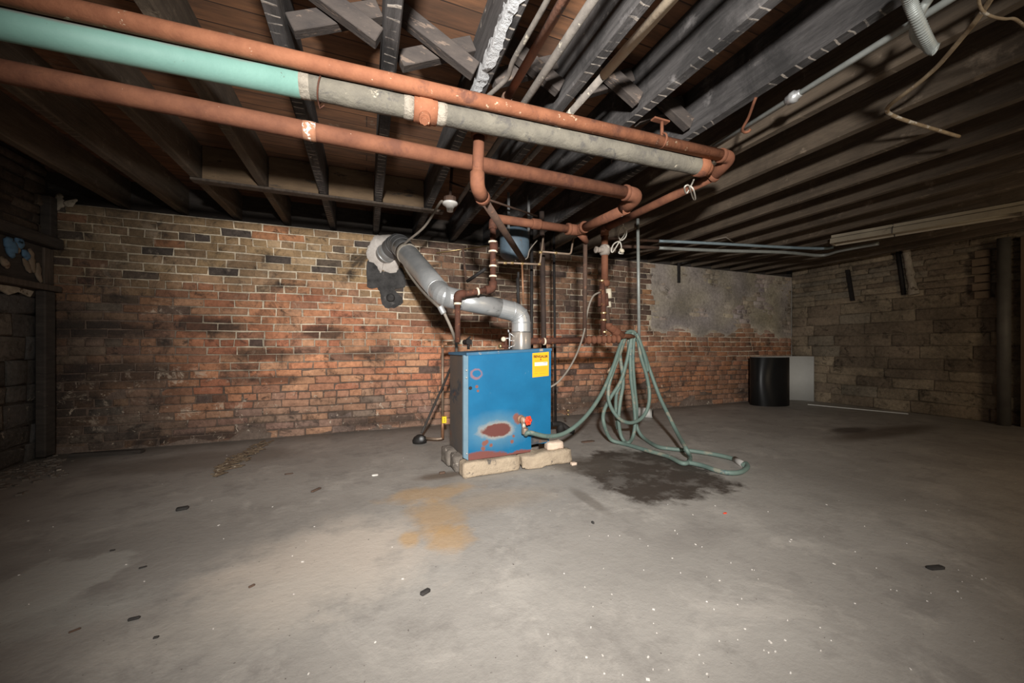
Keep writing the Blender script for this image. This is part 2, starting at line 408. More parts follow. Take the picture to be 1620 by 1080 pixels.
def masonry_mat(name, sootc, speck, sootthr=.54, speckthr=.605, bump=.8):
    t = NT(name); co = t.coord((1, 1, 1), False)
    if name == 'old_mortar': sootthr = .60
    a = t.n('ShaderNodeAttribute'); a.attribute_name = 'tint'
    n1 = t.noise(co, 22, 6, .7)
    f = t.n('ShaderNodeMapRange'); t.l(n1, f.inputs[0]); f.inputs[1].default_value = .3; f.inputs[2].default_value = .7; f.inputs[3].default_value = .72; f.inputs[4].default_value = 1.28
    cc = t.n('ShaderNodeCombineColor')
    for i in range(3): t.l(f.outputs[0], cc.inputs[i])
    col = t.mulcol(a.outputs['Color'], cc.outputs[0])
    big = t.n('ShaderNodeMapRange'); t.l(t.noise(co, 1.7, 5, .65), big.inputs[0]); big.inputs[1].default_value = .35; big.inputs[2].default_value = .65; big.inputs[3].default_value = .68; big.inputs[4].default_value = 1.18
    cb = t.n('ShaderNodeCombineColor')
    for i in range(3): t.l(big.outputs[0], cb.inputs[i])
    col = t.mulcol(col, cb.outputs[0])
    so = t.noise(co, 2.6, 8, .72, .5)
    col = t.mix(t.math('MULTIPLY', t.ramp(so, sootthr, sootthr+.12), .8), col, sootc)
    so2 = t.noise(co, 8, 7, .75, .8)
    col = t.mix(t.math('MULTIPLY', t.ramp(so2, .55, .66), .35 if name == 'old_mortar' else .75), col, sootc)
    if name == 'old_brickwork':
        # black burnt and damp patches on the left half, pale lime bloom near the floor
        for px, py, rx, rz_, am in ((510, 525, .28, .09, .8), (420, 560, .35, .08, .7), (330, 515, .35, .10, .8), (150, 520, .40, .10, .8), (180, 590, .55, .12, .7), (580, 560, .25, .05, .7), (430, 600, .30, .05, .7), (100, 640, .3, .3, .6), (560, 345, .35, .10, .7), (655, 370, .40, .16, .75), (610, 665, .5, .07, .7), (900, 640, .9, .14, .6), (330, 690, .5, .05, .8)):
            p_ = PY(px, py, 5.0)
            col = t.mix(t.math('MULTIPLY', t.blob(co, (p_.x, 5.0, p_.z), (rx, 1, rz_), .75, 7, .35), am), col, sootc)
        lime = t.ramp(t.noise(co, 6, 7, .75, .5), .54, .62)
        for px, py, rx, rz_, am in ((280, 600, .60, .10, .7), (130, 650, .5, .25, .55), (350, 650, .45, .09, .75), (520, 480, 1.1, .12, .25), (260, 490, .25, .06, .6), (260, 400, 1.3, .35, .22)):
            p_ = PY(px, py, 5.0)
            m_ = t.math('MULTIPLY', t.blob(co, (p_.x, 5.0, p_.z), (rx, 1, rz_), .6, 6, .5), lime)
            col = t.mix(t.math('MULTIPLY', m_, am), col, speck)
    sp = t.n('ShaderNodeSeparateXYZ'); t.l(co, sp.inputs[0])
    low = t.ramp(t.math('ADD', sp.outputs[2], t.math('MULTIPLY', t.noise(co, 2, 4), .8)), .75, 1.35, True)
    col = t.mix(t.math('MULTIPLY', t.ramp(t.noise(co, 12, 6, .75, .6), speckthr, speckthr+.05), t.math('ADD', t.math('MULTIPLY', low, .75), .12)), col, speck)
    t.bump(t.math('ADD', n1, t.math('MULTIPLY', t.noise(co, 70, 4, .7), .5)), bump, .012)
    return t.fin(col, .92, 0, .25)
M['brickwork'] = masonry_mat('old_brickwork', (.032, .026, .023), (.62, .50, .38))
M['mortar'] = masonry_mat('old_mortar', (.05, .04, .034), (.60, .52, .42), .56)
M['stonework'] = masonry_mat('old_stonework', (.035, .028, .022), (.36, .31, .25), .57, .62, .9)

def clampc(c): return tuple(max(.004, min(1, q)) for q in c)
def lerp(a, b, t): t = max(0, min(1, t)); return tuple(a[i]*(1-t)+b[i]*t for i in range(3))
def nz(x, y, s, o=0.0): return noise.noise(V((x*s+o, y*s-o, o*1.7)))   # -1..1

# ------------------------------------------------------------ shell
ZJ, ZC = 2.50, 2.80          # joist bottoms, subfloor
XL, XR, YB, YF = -2.88, 8.05, 5.0, -3.2

mb = MB(); mb.box((XL-.3, YF, -.12), (XR+.3, YB+.3, 0))
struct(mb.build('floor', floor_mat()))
mb = MB(); mb.box((XL-.3, YF, ZC), (XR+.3, YB+.3, ZC+.06))
struct(mb.build('ceiling', ceiling_mat()))

def masonry(name, O, ux, nrm, length, courses, brick_fn, mort_fn, depth, mat_b, mat_m, top, jit=.006, mort_in=.010, lift=None, ch=.007):
    """courses: list of (z0, height, list of (x0, x1)); ux along the wall, nrm towards the room"""
    mb = MB(); mb.col = []
    ux = V(ux); nrm = V(nrm); up = V((0, 0, 1)); O = V(O)
    P = lambda x, z, d: O + ux*x + up*(z + .012*min(1, z*4)*min(1, max(0, top-z)*6)*nz(x, z, .9, 21)) + nrm*d
    nx = int(length/.07); nzz = int(top/.045)
    b = 0
    for j in range(nzz+1):
        for i in range(nx+1):
            x = length*i/nx; z = top*j/nzz
            mb.v.append(P(x, z, -mort_in + .004*nz(x, z, 6, 3.3) + (lift(x, z) if lift else 0))); mb.col.append(mort_fn(x, z))
    for j in range(nzz):
        for i in range(nx):
            q = j*(nx+1)+i
            mb.face((q, q+1, q+nx+2, q+nx+1), True, 1)
    b = len(mb.v)                    # the body of the wall behind the face
    mb.box((0, 0, 0), (0, 0, 0)); bb = mb.v[b:]
    cs = [(0, 0), (length, 0), (length, top), (0, top)]
    mb.v = mb.v[:b]; mb.f = mb.f[:-6]; mb.sm = mb.sm[:-6]; mb.mi = mb.mi[:-6]
    for d in (-mort_in-.006, -depth):
        for x, z in cs: mb.v.append(P(x, z, d)); mb.col.append((.1, .08, .06))
    for f in ((0, 1, 2, 3), (7, 6, 5, 4), (0, 4, 5, 1), (1, 5, 6, 2), (2, 6, 7, 3), (3, 7, 4, 0)): mb.face([b+i for i in f], False, 1)
    for z0, h, cells in courses:
        for x0, x1 in cells:
            r = brick_fn((x0+x1)/2, z0+h/2, x1-x0)
            if r is None: continue
            col, pro = r
            j = lambda: random.uniform(-jit, jit)
            b = len(mb.v); c = min(ch, h*.3)
            back = [(x0+j(), z0+j()), (x1+j(), z0+j()), (x1+j(), z0+h+j()), (x0+j(), z0+h+j())]
            cx, cz = (x0+x1)/2, z0+h/2
            for x, z in back: mb.v.append(P(x, z, -mort_in-.004))
            for x, z in back: mb.v.append(P(x, z, pro-.55*c))
            for x, z in back:
                mb.v.append(P(x + (c if x < cx else -c) + j()*.4, z + (c if z < cz else -c) + j()*.4, pro + j()*.6))
            for _ in range(12): mb.col.append(col)
            for k in range(4):
                l = (k+1) % 4
                mb.face((b+k, b+l, b+4+l, b+4+k)); mb.face((b+4+k, b+4+l, b+8+l, b+8+k), True)
            mb.face((b+8, b+9, b+10, b+11), True)
    return mb.build(name, [mat_b, mat_m])

# ---- back wall: red brick in common bond
CH, BL = .0875, .274
def back_courses(length):
    out = []; i = 0; z = 0.0
    while z + CH <= 2.4501:
        hd = i in (5, 12, 19, 25); L = BL/2 if hd else BL
        off = (L/2 if i % 2 else 0) + random.uniform(-.02, .02)
        cells = []; x = -off
        while x < length:
            w = L*random.uniform(.94, 1.06)
            a, c = max(0, x), min(length, x+w)
            if c-a > .04: cells.append((a+.006, c-.006))
            x += w
        out.append((z+.006, CH-.012, cells)); z += CH; i += 1
    return out
def zone(x, z):
    X = x + XL
    soot = max(0, min(1, (X-.35+.25*nz(x, z, 2, 1))/.5))*max(0, min(1, (z-1.15+.15*nz(x, z, 2.2, 5))/.35))*max(0, min(1, (4.40-X)/.03))
    red = max(0, min(1, (1.82-z+.25*nz(x, z, 1.6, 9))/.40))
    plast = max(0, min(1, (X-4.42)/.06))*max(0, min(1, (z-1.18+.22*nz(x, z, 2.4, 2))/.2))
    low = max(0, min(1, (.62-z+.25*nz(x, z, 1.8, 4))/.4))
    return X, soot, red, plast, low
def back_brick(x, z, w):
    X, soot, red, plast, low = zone(x, z)
    r = random.random()
    ochre = random.choice([(.29, .195, .105), (.25, .165, .09), (.32, .22, .13), (.22, .145, .085)])
    if r < .20: ochre = random.choice([(.07, .055, .046), (.10, .075, .055)])
    elif r < .28: ochre = (.30, .14, .07)
    redc = random.choice([(.36, .155, .085), (.40, .185, .10), (.32, .13, .075), (.36, .19, .11), (.29, .14, .085)])
    if random.random() < .12: redc = random.choice([(.10, .065, .052), (.17, .09, .06)])
    c = lerp(ochre, redc, red)
    sc = random.choice([(.085, .055, .042), (.11, .066, .048), (.065, .045, .038), (.17, .095, .06)])
    c = lerp(c, sc, soot*.92)
    lowc = random.choice([(.22, .14, .10), (.19, .14, .105), (.26, .15, .095), (.16, .12, .10)])
    c = lerp(c, lowc, low*.75)
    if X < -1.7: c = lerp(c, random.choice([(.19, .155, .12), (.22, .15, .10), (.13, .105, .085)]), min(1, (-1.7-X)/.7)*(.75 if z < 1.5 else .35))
    if X > 4.4: c = lerp(c, random.choice([(.30, .14, .07), (.26, .13, .075), (.22, .13, .085)]), .6)
    pl = (.33+.05*nz(x, z, 3, 7), .285+.05*nz(x, z, 3, 7), .235+.05*nz(x, z, 3, 8))
    c = lerp(c, pl, plast*random.uniform(.80, 1.0))
    f = random.uniform(.9, 1.1)*(1.62 if X > -.9 else 1.62-.85*min(1, (-.9-X)/1.3))*(1 if X < 4.4 else .8)  # bricks darken leftwards: grime plus the lamp's falloff put into the colour
    worn = max(0, min(1, (1.1-z)/.5))
    pro = random.uniform(-.002, .004) - worn*random.uniform(0, .008)
    if plast > .5: pro = random.uniform(-.002, .002)
    return clampc(tuple(q*f for q in c)), pro
def back_lift(x, z):
    X, soot, red, plast, low = zone(x, z)
    w = plast*max(0, min(1, .75+1.1*nz(x, z, 3.0, 15)))
    w = max(w, max(0, min(1, (.07-z+.22*nz(x, z, 2.6, 41))/.10))*.8)
    return w*.0165
def back_mort(x, z):
    X, soot, red, plast, low = zone(x, z)
    pale = (.76, .65, .49)
    g = max(0, min(1, (1.12-z+.35*nz(x, z, 1.5, 6))/.35))
    if X < -1.2 and z < 1.75: g = max(g, min(1, (-1.2-X)/.8)*min(1, (1.75-z)/.15))
    if X < -1.4: pale = lerp(pale, (.36, .29, .20), (-1.4-X)/1.2)
    c = lerp(pale, (.15, .105, .08), g)
    c = lerp(c, (.36, .29, .22), soot*.6)
    if nz(x, z, 5, 12) > .25: c = lerp(c, (.16, .11, .08), .6*soot + .25)
    c = lerp(c, (.36+.06*nz(x, z, 2, 5), .315+.05*nz(x, z, 2, 5), .265+.05*nz(x, z, 2, 6)), plast)
    if back_lift(x, z) > .008 and plast < .3: c = lerp(c, (.26, .20, .15) if z > .45 else (.20, .15, .12), .8)
    return clampc(c)
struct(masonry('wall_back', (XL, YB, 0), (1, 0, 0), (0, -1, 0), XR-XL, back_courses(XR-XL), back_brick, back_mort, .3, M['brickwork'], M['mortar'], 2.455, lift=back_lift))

# ---- right wall: ashlar below, thin courses above
def stone_courses(length, seed, lo, hi, hh, top):
    random.seed(seed); out = []; z = 0.0
    while z < top-.03:
        h = random.uniform(*hh) if z < 1.72 else random.uniform(.07, .12)
        h = min(h, top-z); cells = []; x = random.uniform(-.4, 0)
        while x < length:
            w = random.uniform(lo, hi)
            a, c = max(0, x), min(length, x+w)
            if c-a > .06: cells.append((a+.006, c-.006))
            x += w
        out.append((z+.005, h-.010, cells)); z += h
    return out
def right_stone(x, z, w):
    Y = x + YF
    c = random.choice([(.21, .165, .115), (.18, .14, .10), (.23, .185, .13), (.16, .125, .09), (.19, .16, .12)])
    f = random.uniform(1.25, 1.6)
    return clampc(tuple(q*f for q in c)), random.uniform(-.004, .008)
def right_mort(x, z):
    return lerp((.15, .12, .085), (.28, .225, .16), .5+.8*nz(x, z, 3, 2))
struct(masonry('wall_right', (XR, YF, 0), (0, 1, 0), (-1, 0, 0), YB-YF, stone_courses(YB-YF, 5, .42, .85, (.15, .21), 2.79), right_stone, right_mort, .3, M['stonework'], M['stonework'], 2.795, .008, .012, None, .014))

# ---- left wall: dark rubble stone
def left_stone(x, z, w):
    c = random.choice([(.085, .078, .070), (.065, .058, .052), (.105, .092, .078), (.075, .070, .066), (.12, .105, .088)])
    if z > 1.55: c = random.choice([(.075, .056, .042), (.06, .046, .036)])
    return tuple(q*1.45 for q in c), random.uniform(-.006, .024)
struct(masonry('wall_left', (XL, YB, 0), (0, -1, 0), (1, 0, 0), YB-YF, stone_courses(YB-YF, 8, .22, .52, (.14, .24), 2.79), left_stone, lambda x, z: (.06, .05, .042), .3, M['stonework'], M['stonework'], 2.795, .014, .014, None, .02))

# rim boards behind the joist ends, on the wall head
mb = MB(); mb.box((XL-.3, YB+.16, 2.40), (XR+.3, YB+.2, ZC))
struct(mb.build('trim_1', M['wood_dark']))

# ------------------------------------------------------------ joists
JX = {k: .11 + .495*k for k in range(-5, 16)}
labels = {
 -5: 'dark ceiling joist nearest the stone wall with the rag-stuffed window',
 -4: 'dark ceiling joist above the left end of the brick wall, second from the wall',
 -3: 'dark ceiling joist meeting the brick wall head left of the first blocking board',
 -2: 'dark ceiling joist crossing above the teal pipe between the two leftmost blocking boards',
 -1: 'charred ceiling joist above the white torn end of the teal pipe',
  0: 'charred ceiling joist with a near-vertical ladder of pale lath marks beneath it',
  1: 'charred ceiling joist with a ragged strip of white paint peeling along its lower edge',
  2: 'charred ceiling joist with the cream-topped pipe running close beneath it',
  3: 'charred grey ceiling joist next right of the one with the cream-topped pipe',
  4: 'charred grey ceiling joist that the long grey conduit runs along',
}
ords = ['first', 'second', 'third', 'fourth', 'fifth', 'sixth', 'seventh', 'eighth', 'ninth', 'tenth', 'eleventh']
for k in range(5, 16):
    labels[k] = 'dusty brown ceiling joist, %s to the right of the one with the long grey conduit' % ords[k-5]
PEEL = None
for k, X in JX.items():
    random.seed(100+k)
    mb = MB(); n = 40; w = .036
    y0, y1 = YF, YB+.155
    sec = [(-w, ZJ+.012), (-w+.008, ZJ), (w-.008, ZJ), (w, ZJ+.012), (w, ZC), (-w, ZC)]
    for i in range(n+1):
        y = y0+(y1-y0)*i/n
        for q, (a, z) in enumerate(sec):
            e = 0 if q > 3 else 1
            mb.v.append(V((X+a+e*.005*nz(y, k*3.1, 1.3, q*.4), y, max(z, ZJ) + (e*.006*abs(nz(y, k*2.3, 2.6, 4+q*.7)) if e else 0))))
    for i in range(n):
        for q in range(6):
            r = (q+1) % 6
            mb.face((i*6+q, i*6+r, i*6+6+r, i*6+6+q))
    mb.face((5, 4, 3, 2, 1, 0)); mb.face([n*6+q for q in range(6)])
    o = mb.build('ceiling_joist', M['joist'] if -2 < k < 5 else M['joist_brown'], base=(X, 0, ZJ))
    tag(o, labels[k], 'joist', 'ceiling joists', 'thing')
    if k == 1:
        pm = MB(); random.seed(3)
        ys = [1.25+.03*i for i in range(34)]
        a = [V((X-w-.004, y, ZJ+random.uniform(.025, .075))) for y in ys]
        c = [V((X-w-.002, y, ZJ+.004)) for y in ys]
        d = [V((X-w+random.uniform(.018, .05), y, ZJ-.004)) for y in ys]
        off = V((-.004, 0, -.004))
        for i in range(len(ys)):
            pm.v += [a[i], c[i]+off, d[i]]
        for i in range(len(ys)-1):
            for q in (0, 1): pm.face((i*3+q, i*3+q+1, i*3+q+4, i*3+q+3))
        pm.build('peeling_paint', nmat('peeling_white_paint', (.62, .62, .62), (.40, .41, .42), 12, .9, 0, .8, (.10, .09, .085), .58, 14, bdist=.02), o)

# bridging between the joists
def brace(x0, z0, x1, z1, Y, label):
    a, b = V((x0, Y, z0)), V((x1, Y, z1)); d = (b-a).normalized(); yv = V((0, 1, 0)); n = d.cross(yv)
    ln = (b-a).length
    Mx = Matrix((d, yv, n)).transposed().to_4x4(); Mx.translation = a
    mb = MB(); mb.box((0, -.030, -.042), (ln, .030, .042), M=Mx, ch=.004)
    o = mb.build('cross_brace', M['brace'], base=a)
    tag(o, label, 'brace', 'wooden cross braces between the joists')
bl = {
 (-1, 0): ('joist with the ladder of lath marks', 'falling right to the', 'rising right to the'),
 (0, 1): ('joist with peeling white paint', 'falling right to the', 'rising right to the'),
 (1, 2): ('joist above the cream-topped pipe', 'falling right to the', 'rising right to the'),
 (2, 3): ('joist next right of the cream-topped pipe', 'falling right to the', 'rising right to the'),
 (3, 4): ('joist with the long grey conduit', 'falling right to the', 'rising right to the'),
}
for (p, q), (nm, d1, d2) in bl.items():
    xa, xb = JX[p]+.042, JX[q]-.042
    Y = {(-1, 0): 1.93, (0, 1): 1.97, (1, 2): 1.92, (2, 3): 1.84, (3, 4): 1.92}[(p, q)]
    brace(xa+.008, ZC-.055, xb-.010, ZJ+.050, Y, 'wooden cross brace %s %s' % (d1, nm))
    brace(xa+.010, ZJ+.050, xb-.008, ZC-.055, Y+.075, 'wooden cross brace %s %s' % (d2, nm))

# blocking boards and the ledger below them
bn = {-3: 'leftmost of the brown blocking boards between joists, above the brick wall', -2: 'brown blocking board between joists, second from the left of four',
      -1: 'brown blocking board between joists, third from the left of four', 0: 'rightmost of the four brown blocking boards, up and left of the porcelain lampholder'}
blockm = nmat('blocking_board', (.19, .125, .07), (.11, .072, .042), 5, .85, 0, .3, (.06, .045, .032), .62, 4, stretch=(.8, 1, 3))
for k, lb in bn.items():
    mb = MB(); mb.box((JX[k]+.044, 3.99, ZJ+.004), (JX[k+1]-.044, 4.04, ZC-.005), ch=.003)
    tag(mb.build('blocking_board', blockm, base=(JX[k]+.25, 4.0, ZJ)), lb, 'board', 'blocking boards between the joists')
mb = MB(); mb.box((JX[-3]-.03, 3.955, ZJ-.024), (JX[1]+.16, 4.045, ZJ-.002), ch=.003)
tag(mb.build('ledger_strip', M['wood_grey'], base=(0, 4.0, ZJ)), 'thin wooden strip nailed under the joists below the blocking boards', 'strip')

# ------------------------------------------------------------ the three big overhead pipes
def ext(a, b, d): return a + (a-b).normalized()*d     # run on past a
A = PZ(0, 37, 2.30); B = PZ(1108, 264, 2.30); A0 = ext(A, B, 1.2)
dg = (B-A).normalized(); J = PZ(476, 134, 2.30)
J = A + dg*((J-A).dot(dg))
g = thing('insulated_pipe', B, 'thick overhead pipe, teal painted on the left, bare grey lagging on the right', 'pipe')
MB().tube([A0, J], .058, 24).build('painted_lagging', M['teal'], g)['label'] = 'teal painted lagging'
mb = MB(); n = 70; R = []; P = []
random.seed(4)
for i in range(n+1):
    p = J + (B-J)*(i/n); P.append(p); R.append(.0555+.002*nz(i*.2, 0, 1, 2)+.0015*random.random())
mb.tube(P, R, 24); mb.build('bare_lagging', M['lagging'], g)['label'] = 'bare grey lagging'
mb = MB(); n = 14
mb.tube([J-dg*.012 + dg*.004*i for i in range(n)], [.0575+.004*abs(nz(i*1.7, 3, 1, 1)) for i in range(n)], 24); mb.build('torn_edge', M['lagging_white'], g)['label'] = 'torn white edge of the lagging'
# wire tie near the join
T0 = J + dg*.085
sideY = V((-dg.y, dg.x, 0)).normalized()
ring = [T0 + (sideY*math.cos(a) + V((0, 0, 1))*math.sin(a))*.0605 + dg*.012*math.sin(a) for a in [2*math.pi*i/24 for i in range(24)]]
mb = MB(); mb.tube(ring, .004, 6, closed=True)
bt = min(ring, key=lambda p: p.z); mb.tube([bt, bt+V((.01, -.01, -.04)), bt+V((.03, -.02, -.025))], .003, 6)
mb.build('wire_tie', M['rust_dark'], g)
# clamp fitting
Cx = A + dg*((PZ(672, 178, 2.30)-A).dot(dg))
mb = MB()
mb.tube([Cx-dg*.062, Cx-dg*.058, Cx-dg*.035, Cx-dg*.03, Cx+dg*.03, Cx+dg*.035, Cx+dg*.058, Cx+dg*.062], [.055, .0655, .0655, .070, .070, .0655, .0655, .055], 20)
dn = V((-.1, -.55, -.82)).normalized()
collar(mb, Cx + dn*.078, dn, .030, .055); collar(mb, Cx + dn*.108, dn, .020, .03, seg=6)
mb.build('clamp_fitting', M['rust_flaky'], g)['label'] = 'rusty orange clamp fitting'
for s in (-1, 1):
    MB().tube([Cx+dg*s*.060, Cx+dg*s*.085, Cx+dg*s*.11], [.0585, .0605, .0570], 24).build('plaster_band', M['lagging_white'], g)

mb = MB(); mb.tube([B-dg*.035, B-dg*.03, B+dg*.03, B+dg*.045], [.058, .066, .066, .054], 20); mb.tube([B+dg*.03, B+dg*.08+V((0, .01, -.005))], [.050, .046], 16)
mb.build('end_fitting', M['rust_flaky'], g)['label'] = 'rusty end fitting'
# upper rusty pipe with elbow and the leg that runs back under the joists
UA = PZ(100, 12, 2.36); UB = PZ(1150, 248, 2.36); U0 = ext(UA, UB, 1.6)
BX = UB.x + .03
g2 = thing('rusty_pipe', UB, 'uppermost rust-red overhead pipe, turning back at its right end beside the grey lagged pipe', 'pipe', 'rust-red overhead pipes')
MB().tube([U0, UB+V((-.03, 0, 0))], .037, 20).build('long_run', M['rust_flaky'], g2)
E0 = UB + V((.035, 0, 0))
mb = MB(); mb.tube(fillet([UB+V((-.06, .004, 0)), E0, E0+V((0, .15, -.072))], .08, 7), .043, 18)
collar(mb, UB+V((-.05, .003, 0)), (UB-UA), .048, .03); collar(mb, E0+V((0, .14, -.068)), (0, 1, -.4), .047, .03)
mb.build('elbow', M['rust'], g2)
RX, RY = E0.x, 3.33                                  # riser position
LB = V((RX, RY, 2.30))
MB().tube([E0+V((0, .14, -.072)), LB], .034, 16).build('back_run', M['rust'], g2)['label'] = 'leg running back under the joists'
# hanger
Hp = U0 + (UB-UA).normalized()*((PZ(1040, 230, 2.36)-U0).dot((UB-UA).normalized()))
mb = MB(); mb.tube([Hp+V((0, 0, .03)), Hp+V((0, 0, .135))], .011, 8)
mb.tube([Hp+V((0, .0, .01))+(V((0, 1, 0))*math.cos(a)+V((0, 0, 1))*math.sin(a))*.042 for a in [2*math.pi*i/18 for i in range(18)]], .007, 6, closed=True)
q = Hp+V((0, 0, .135)); mb.box(q+V((-.075, -.022, -.006)), q+V((.05, .022, .006)), ch=.004)
mb.build('pipe_hanger', M['rust'], g2)

# lower rusty pipe
LA = PZ(0, 112, 2.17); LBb = PZ(1000, 307, 2.17); L0 = ext(LA, LBb, 1.4); dl = (LBb-LA).normalized()
AXx = LBb.x+.05
g3 = thing('rusty_pipe', LBb, 'lowest and widest rust-red overhead pipe, crossing the whole left half under the teal pipe', 'pipe', 'rust-red overhead pipes')
MB().tube([L0, LBb-dl*.05], .0455, 22).build('long_run', M['rust'], g3)
q = A0*0
jp = LA + dl*((PZ(490, 207, 2.17)-LA).dot(dl))
MB().tube([jp-dl*.03, jp-dl*.01, jp+dl*.015, jp+dl*.03], [.0458, .0475, .048, .0458], 22).build('white_join', nmat('chalky_pipe_joint', (.38, .20, .12), (.30, .13, .07), 10, .9, 0, .4, (.75, .70, .62), .54, 16), g3)['label'] = 'chalky white joint'
Ea = V((AXx, LBb.y, 2.165))
mb = MB(); mb.tube(fillet([LBb-dl*.07, Ea, Ea+V((0, .16, -.04))], .10, 8), .052, 18); collar(mb, LBb-dl*.06, dl, .057, .03); collar(mb, Ea+V((0, .14, -.035)), (0, 1, -.2), .050, .03)
mb.build('elbow', M['rust'], g3)
TX, TYY = PY(913, 361, 3.03), 3.03
Tp = V((AXx-.005, 3.05, 2.145))
MB().tube([Ea+V((0, .12, -.052)), Tp], .040, 18).build('back_run', M['rust'], g3)
mb = MB(); mb.tube(fillet([Tp+V((0, -.10, 0)), Tp, Tp+V((-.11, 0, 0))], .08, 6), .050, 18)
collar(mb, Tp+V((0, -.10, 0)), (0, 1, 0), .055, .035); collar(mb, Tp+V((-.11, 0, 0)), (1, 0, 0), .055, .035)
mb.tube([Tp+V((.02, .0, -.03)), Tp+V((.07, .03, -.05)), Tp+V((.12, .05, -.085))], [.036, .034, .026], 12)
mb.build('tee', M['rust'], g3)
W0 = PY(786, 344, 3.03)
mb = MB(); mb.tube([Tp+V((-.10, 0, 0)), V((W0.x, Tp.y, 2.155))], .037, 16); cc = PY(848, 354, 3.05)
collar(mb, V((cc.x, Tp.y, 2.152)), (1, 0, 0), .047, .09)
mb.build('cross_run', M['rust'], g3)
# tee with the drop leg that slants to the back
D0 = L0 + dl*((PZ(753, 255, 2.17)-L0).dot(dl))
g4 = thing('rusty_drop_pipe', D0, 'rust-brown pipe dropping past the lowest overhead pipe and slanting down behind the flue', 'pipe')
dtop = V((D0.x+.01, D0.y-.065, 2.33)); dbot = PY(755, 300, D0.y-.065)
mb = MB(); mb.tube([dtop+V((0, 0, .12)), dtop], .03, 14); mb.tube([dtop, dtop-V((0, 0, .03))], [.05, .05], 14); mb.tube([dtop, dbot+V((0, 0, .05))], .034, 16); mb.build('drop', M['rust'], g4)
sl = PY(827, 411, 3.42)
mb = MB(); dd = (sl-dbot).normalized()
mb.tube(fillet([dbot+V((0, 0, .10)), dbot+V((0, 0, .012)), dbot+dd*.12], .06, 6), .044, 16); collar(mb, dbot+dd*.11, dd, .048, .04); mb.build('elbow', M['rust'], g4)
MB().tube([dbot+dd*.08, sl], .027, 14).build('slanting_leg', M['rust_brown'], g4)

# pale-jointed riser: from the cross run down, across and down to the boiler
PYv = Tp.y
a = V((1.013, PYv, 2.12)); b = PY(781, 457, PYv); c = PY(724, 466, PYv); d = V((c.x, PYv, 1.085))
b.x = a.x+.0
g5 = thing('jointed_pipe', d, 'brown pipe with pale ringed joints, stepping down in front of the flue to the boiler', 'pipe')
tr = V((W0.x+.01, PYv, 2.15))
MB().tube(fillet([tr, V((a.x, PYv, 2.13)), a-V((0, 0, .06))], .05, 5), .036, 14).build('elbow', M['rust_dark'], g5)
zs = [a.z, a.z-.08, a.z-.17, a.z-.32, b.z+.02]
MB().tube([a, b+V((0, 0, .03))], .026, 14).build('upright', M['rust_dark'], g5)
MB().tube([PY(781, 383, PYv), PY(781, 398, PYv)], .037, 16).build('coupling', M['rust_dark'], g5)
MB().tube([b+V((-.03, 0, -.005)), c+V((.03, 0, 0))], .026, 14).build('level_run', M['rust_dark'], g5)
MB().tube(fillet([b+V((0, 0, .065)), b, b+(c-b).normalized()*.07], .05, 6), .036, 14).build('elbow', M['rust_dark'], g5)
MB().tube(fillet([c+(b-c).normalized()*.065, c, c-V((0, 0, .06))], .05, 6), .036, 14).build('elbow', M['rust_dark'], g5)
MB().tube([c, d], .024, 14).build('lower_upright', M['rust_dark'], g5)
for y in (357, 361, 383, 398, 421, 437, 447):
    p = PY(781, y, PYv); mb = MB(); collar(mb, V((a.x, PYv, p.z)), (0, 0, 1), .034 if y not in (383, 398) else .040, .016); mb.build('joint_ring', M['palering'], g5)
for x, y in ((756, 459), (770, 459)):
    t_ = (x-724)/57.; p = c.lerp(b, t_); mb = MB(); collar(mb, p, b-c, .034, .016); mb.build('joint_ring', M['palering'], g5)
mb = MB(); collar(mb, c-V((0, 0, .075)), (0, 0, 1), .032, .018); mb.build('joint_ring', M['palering'], g5)

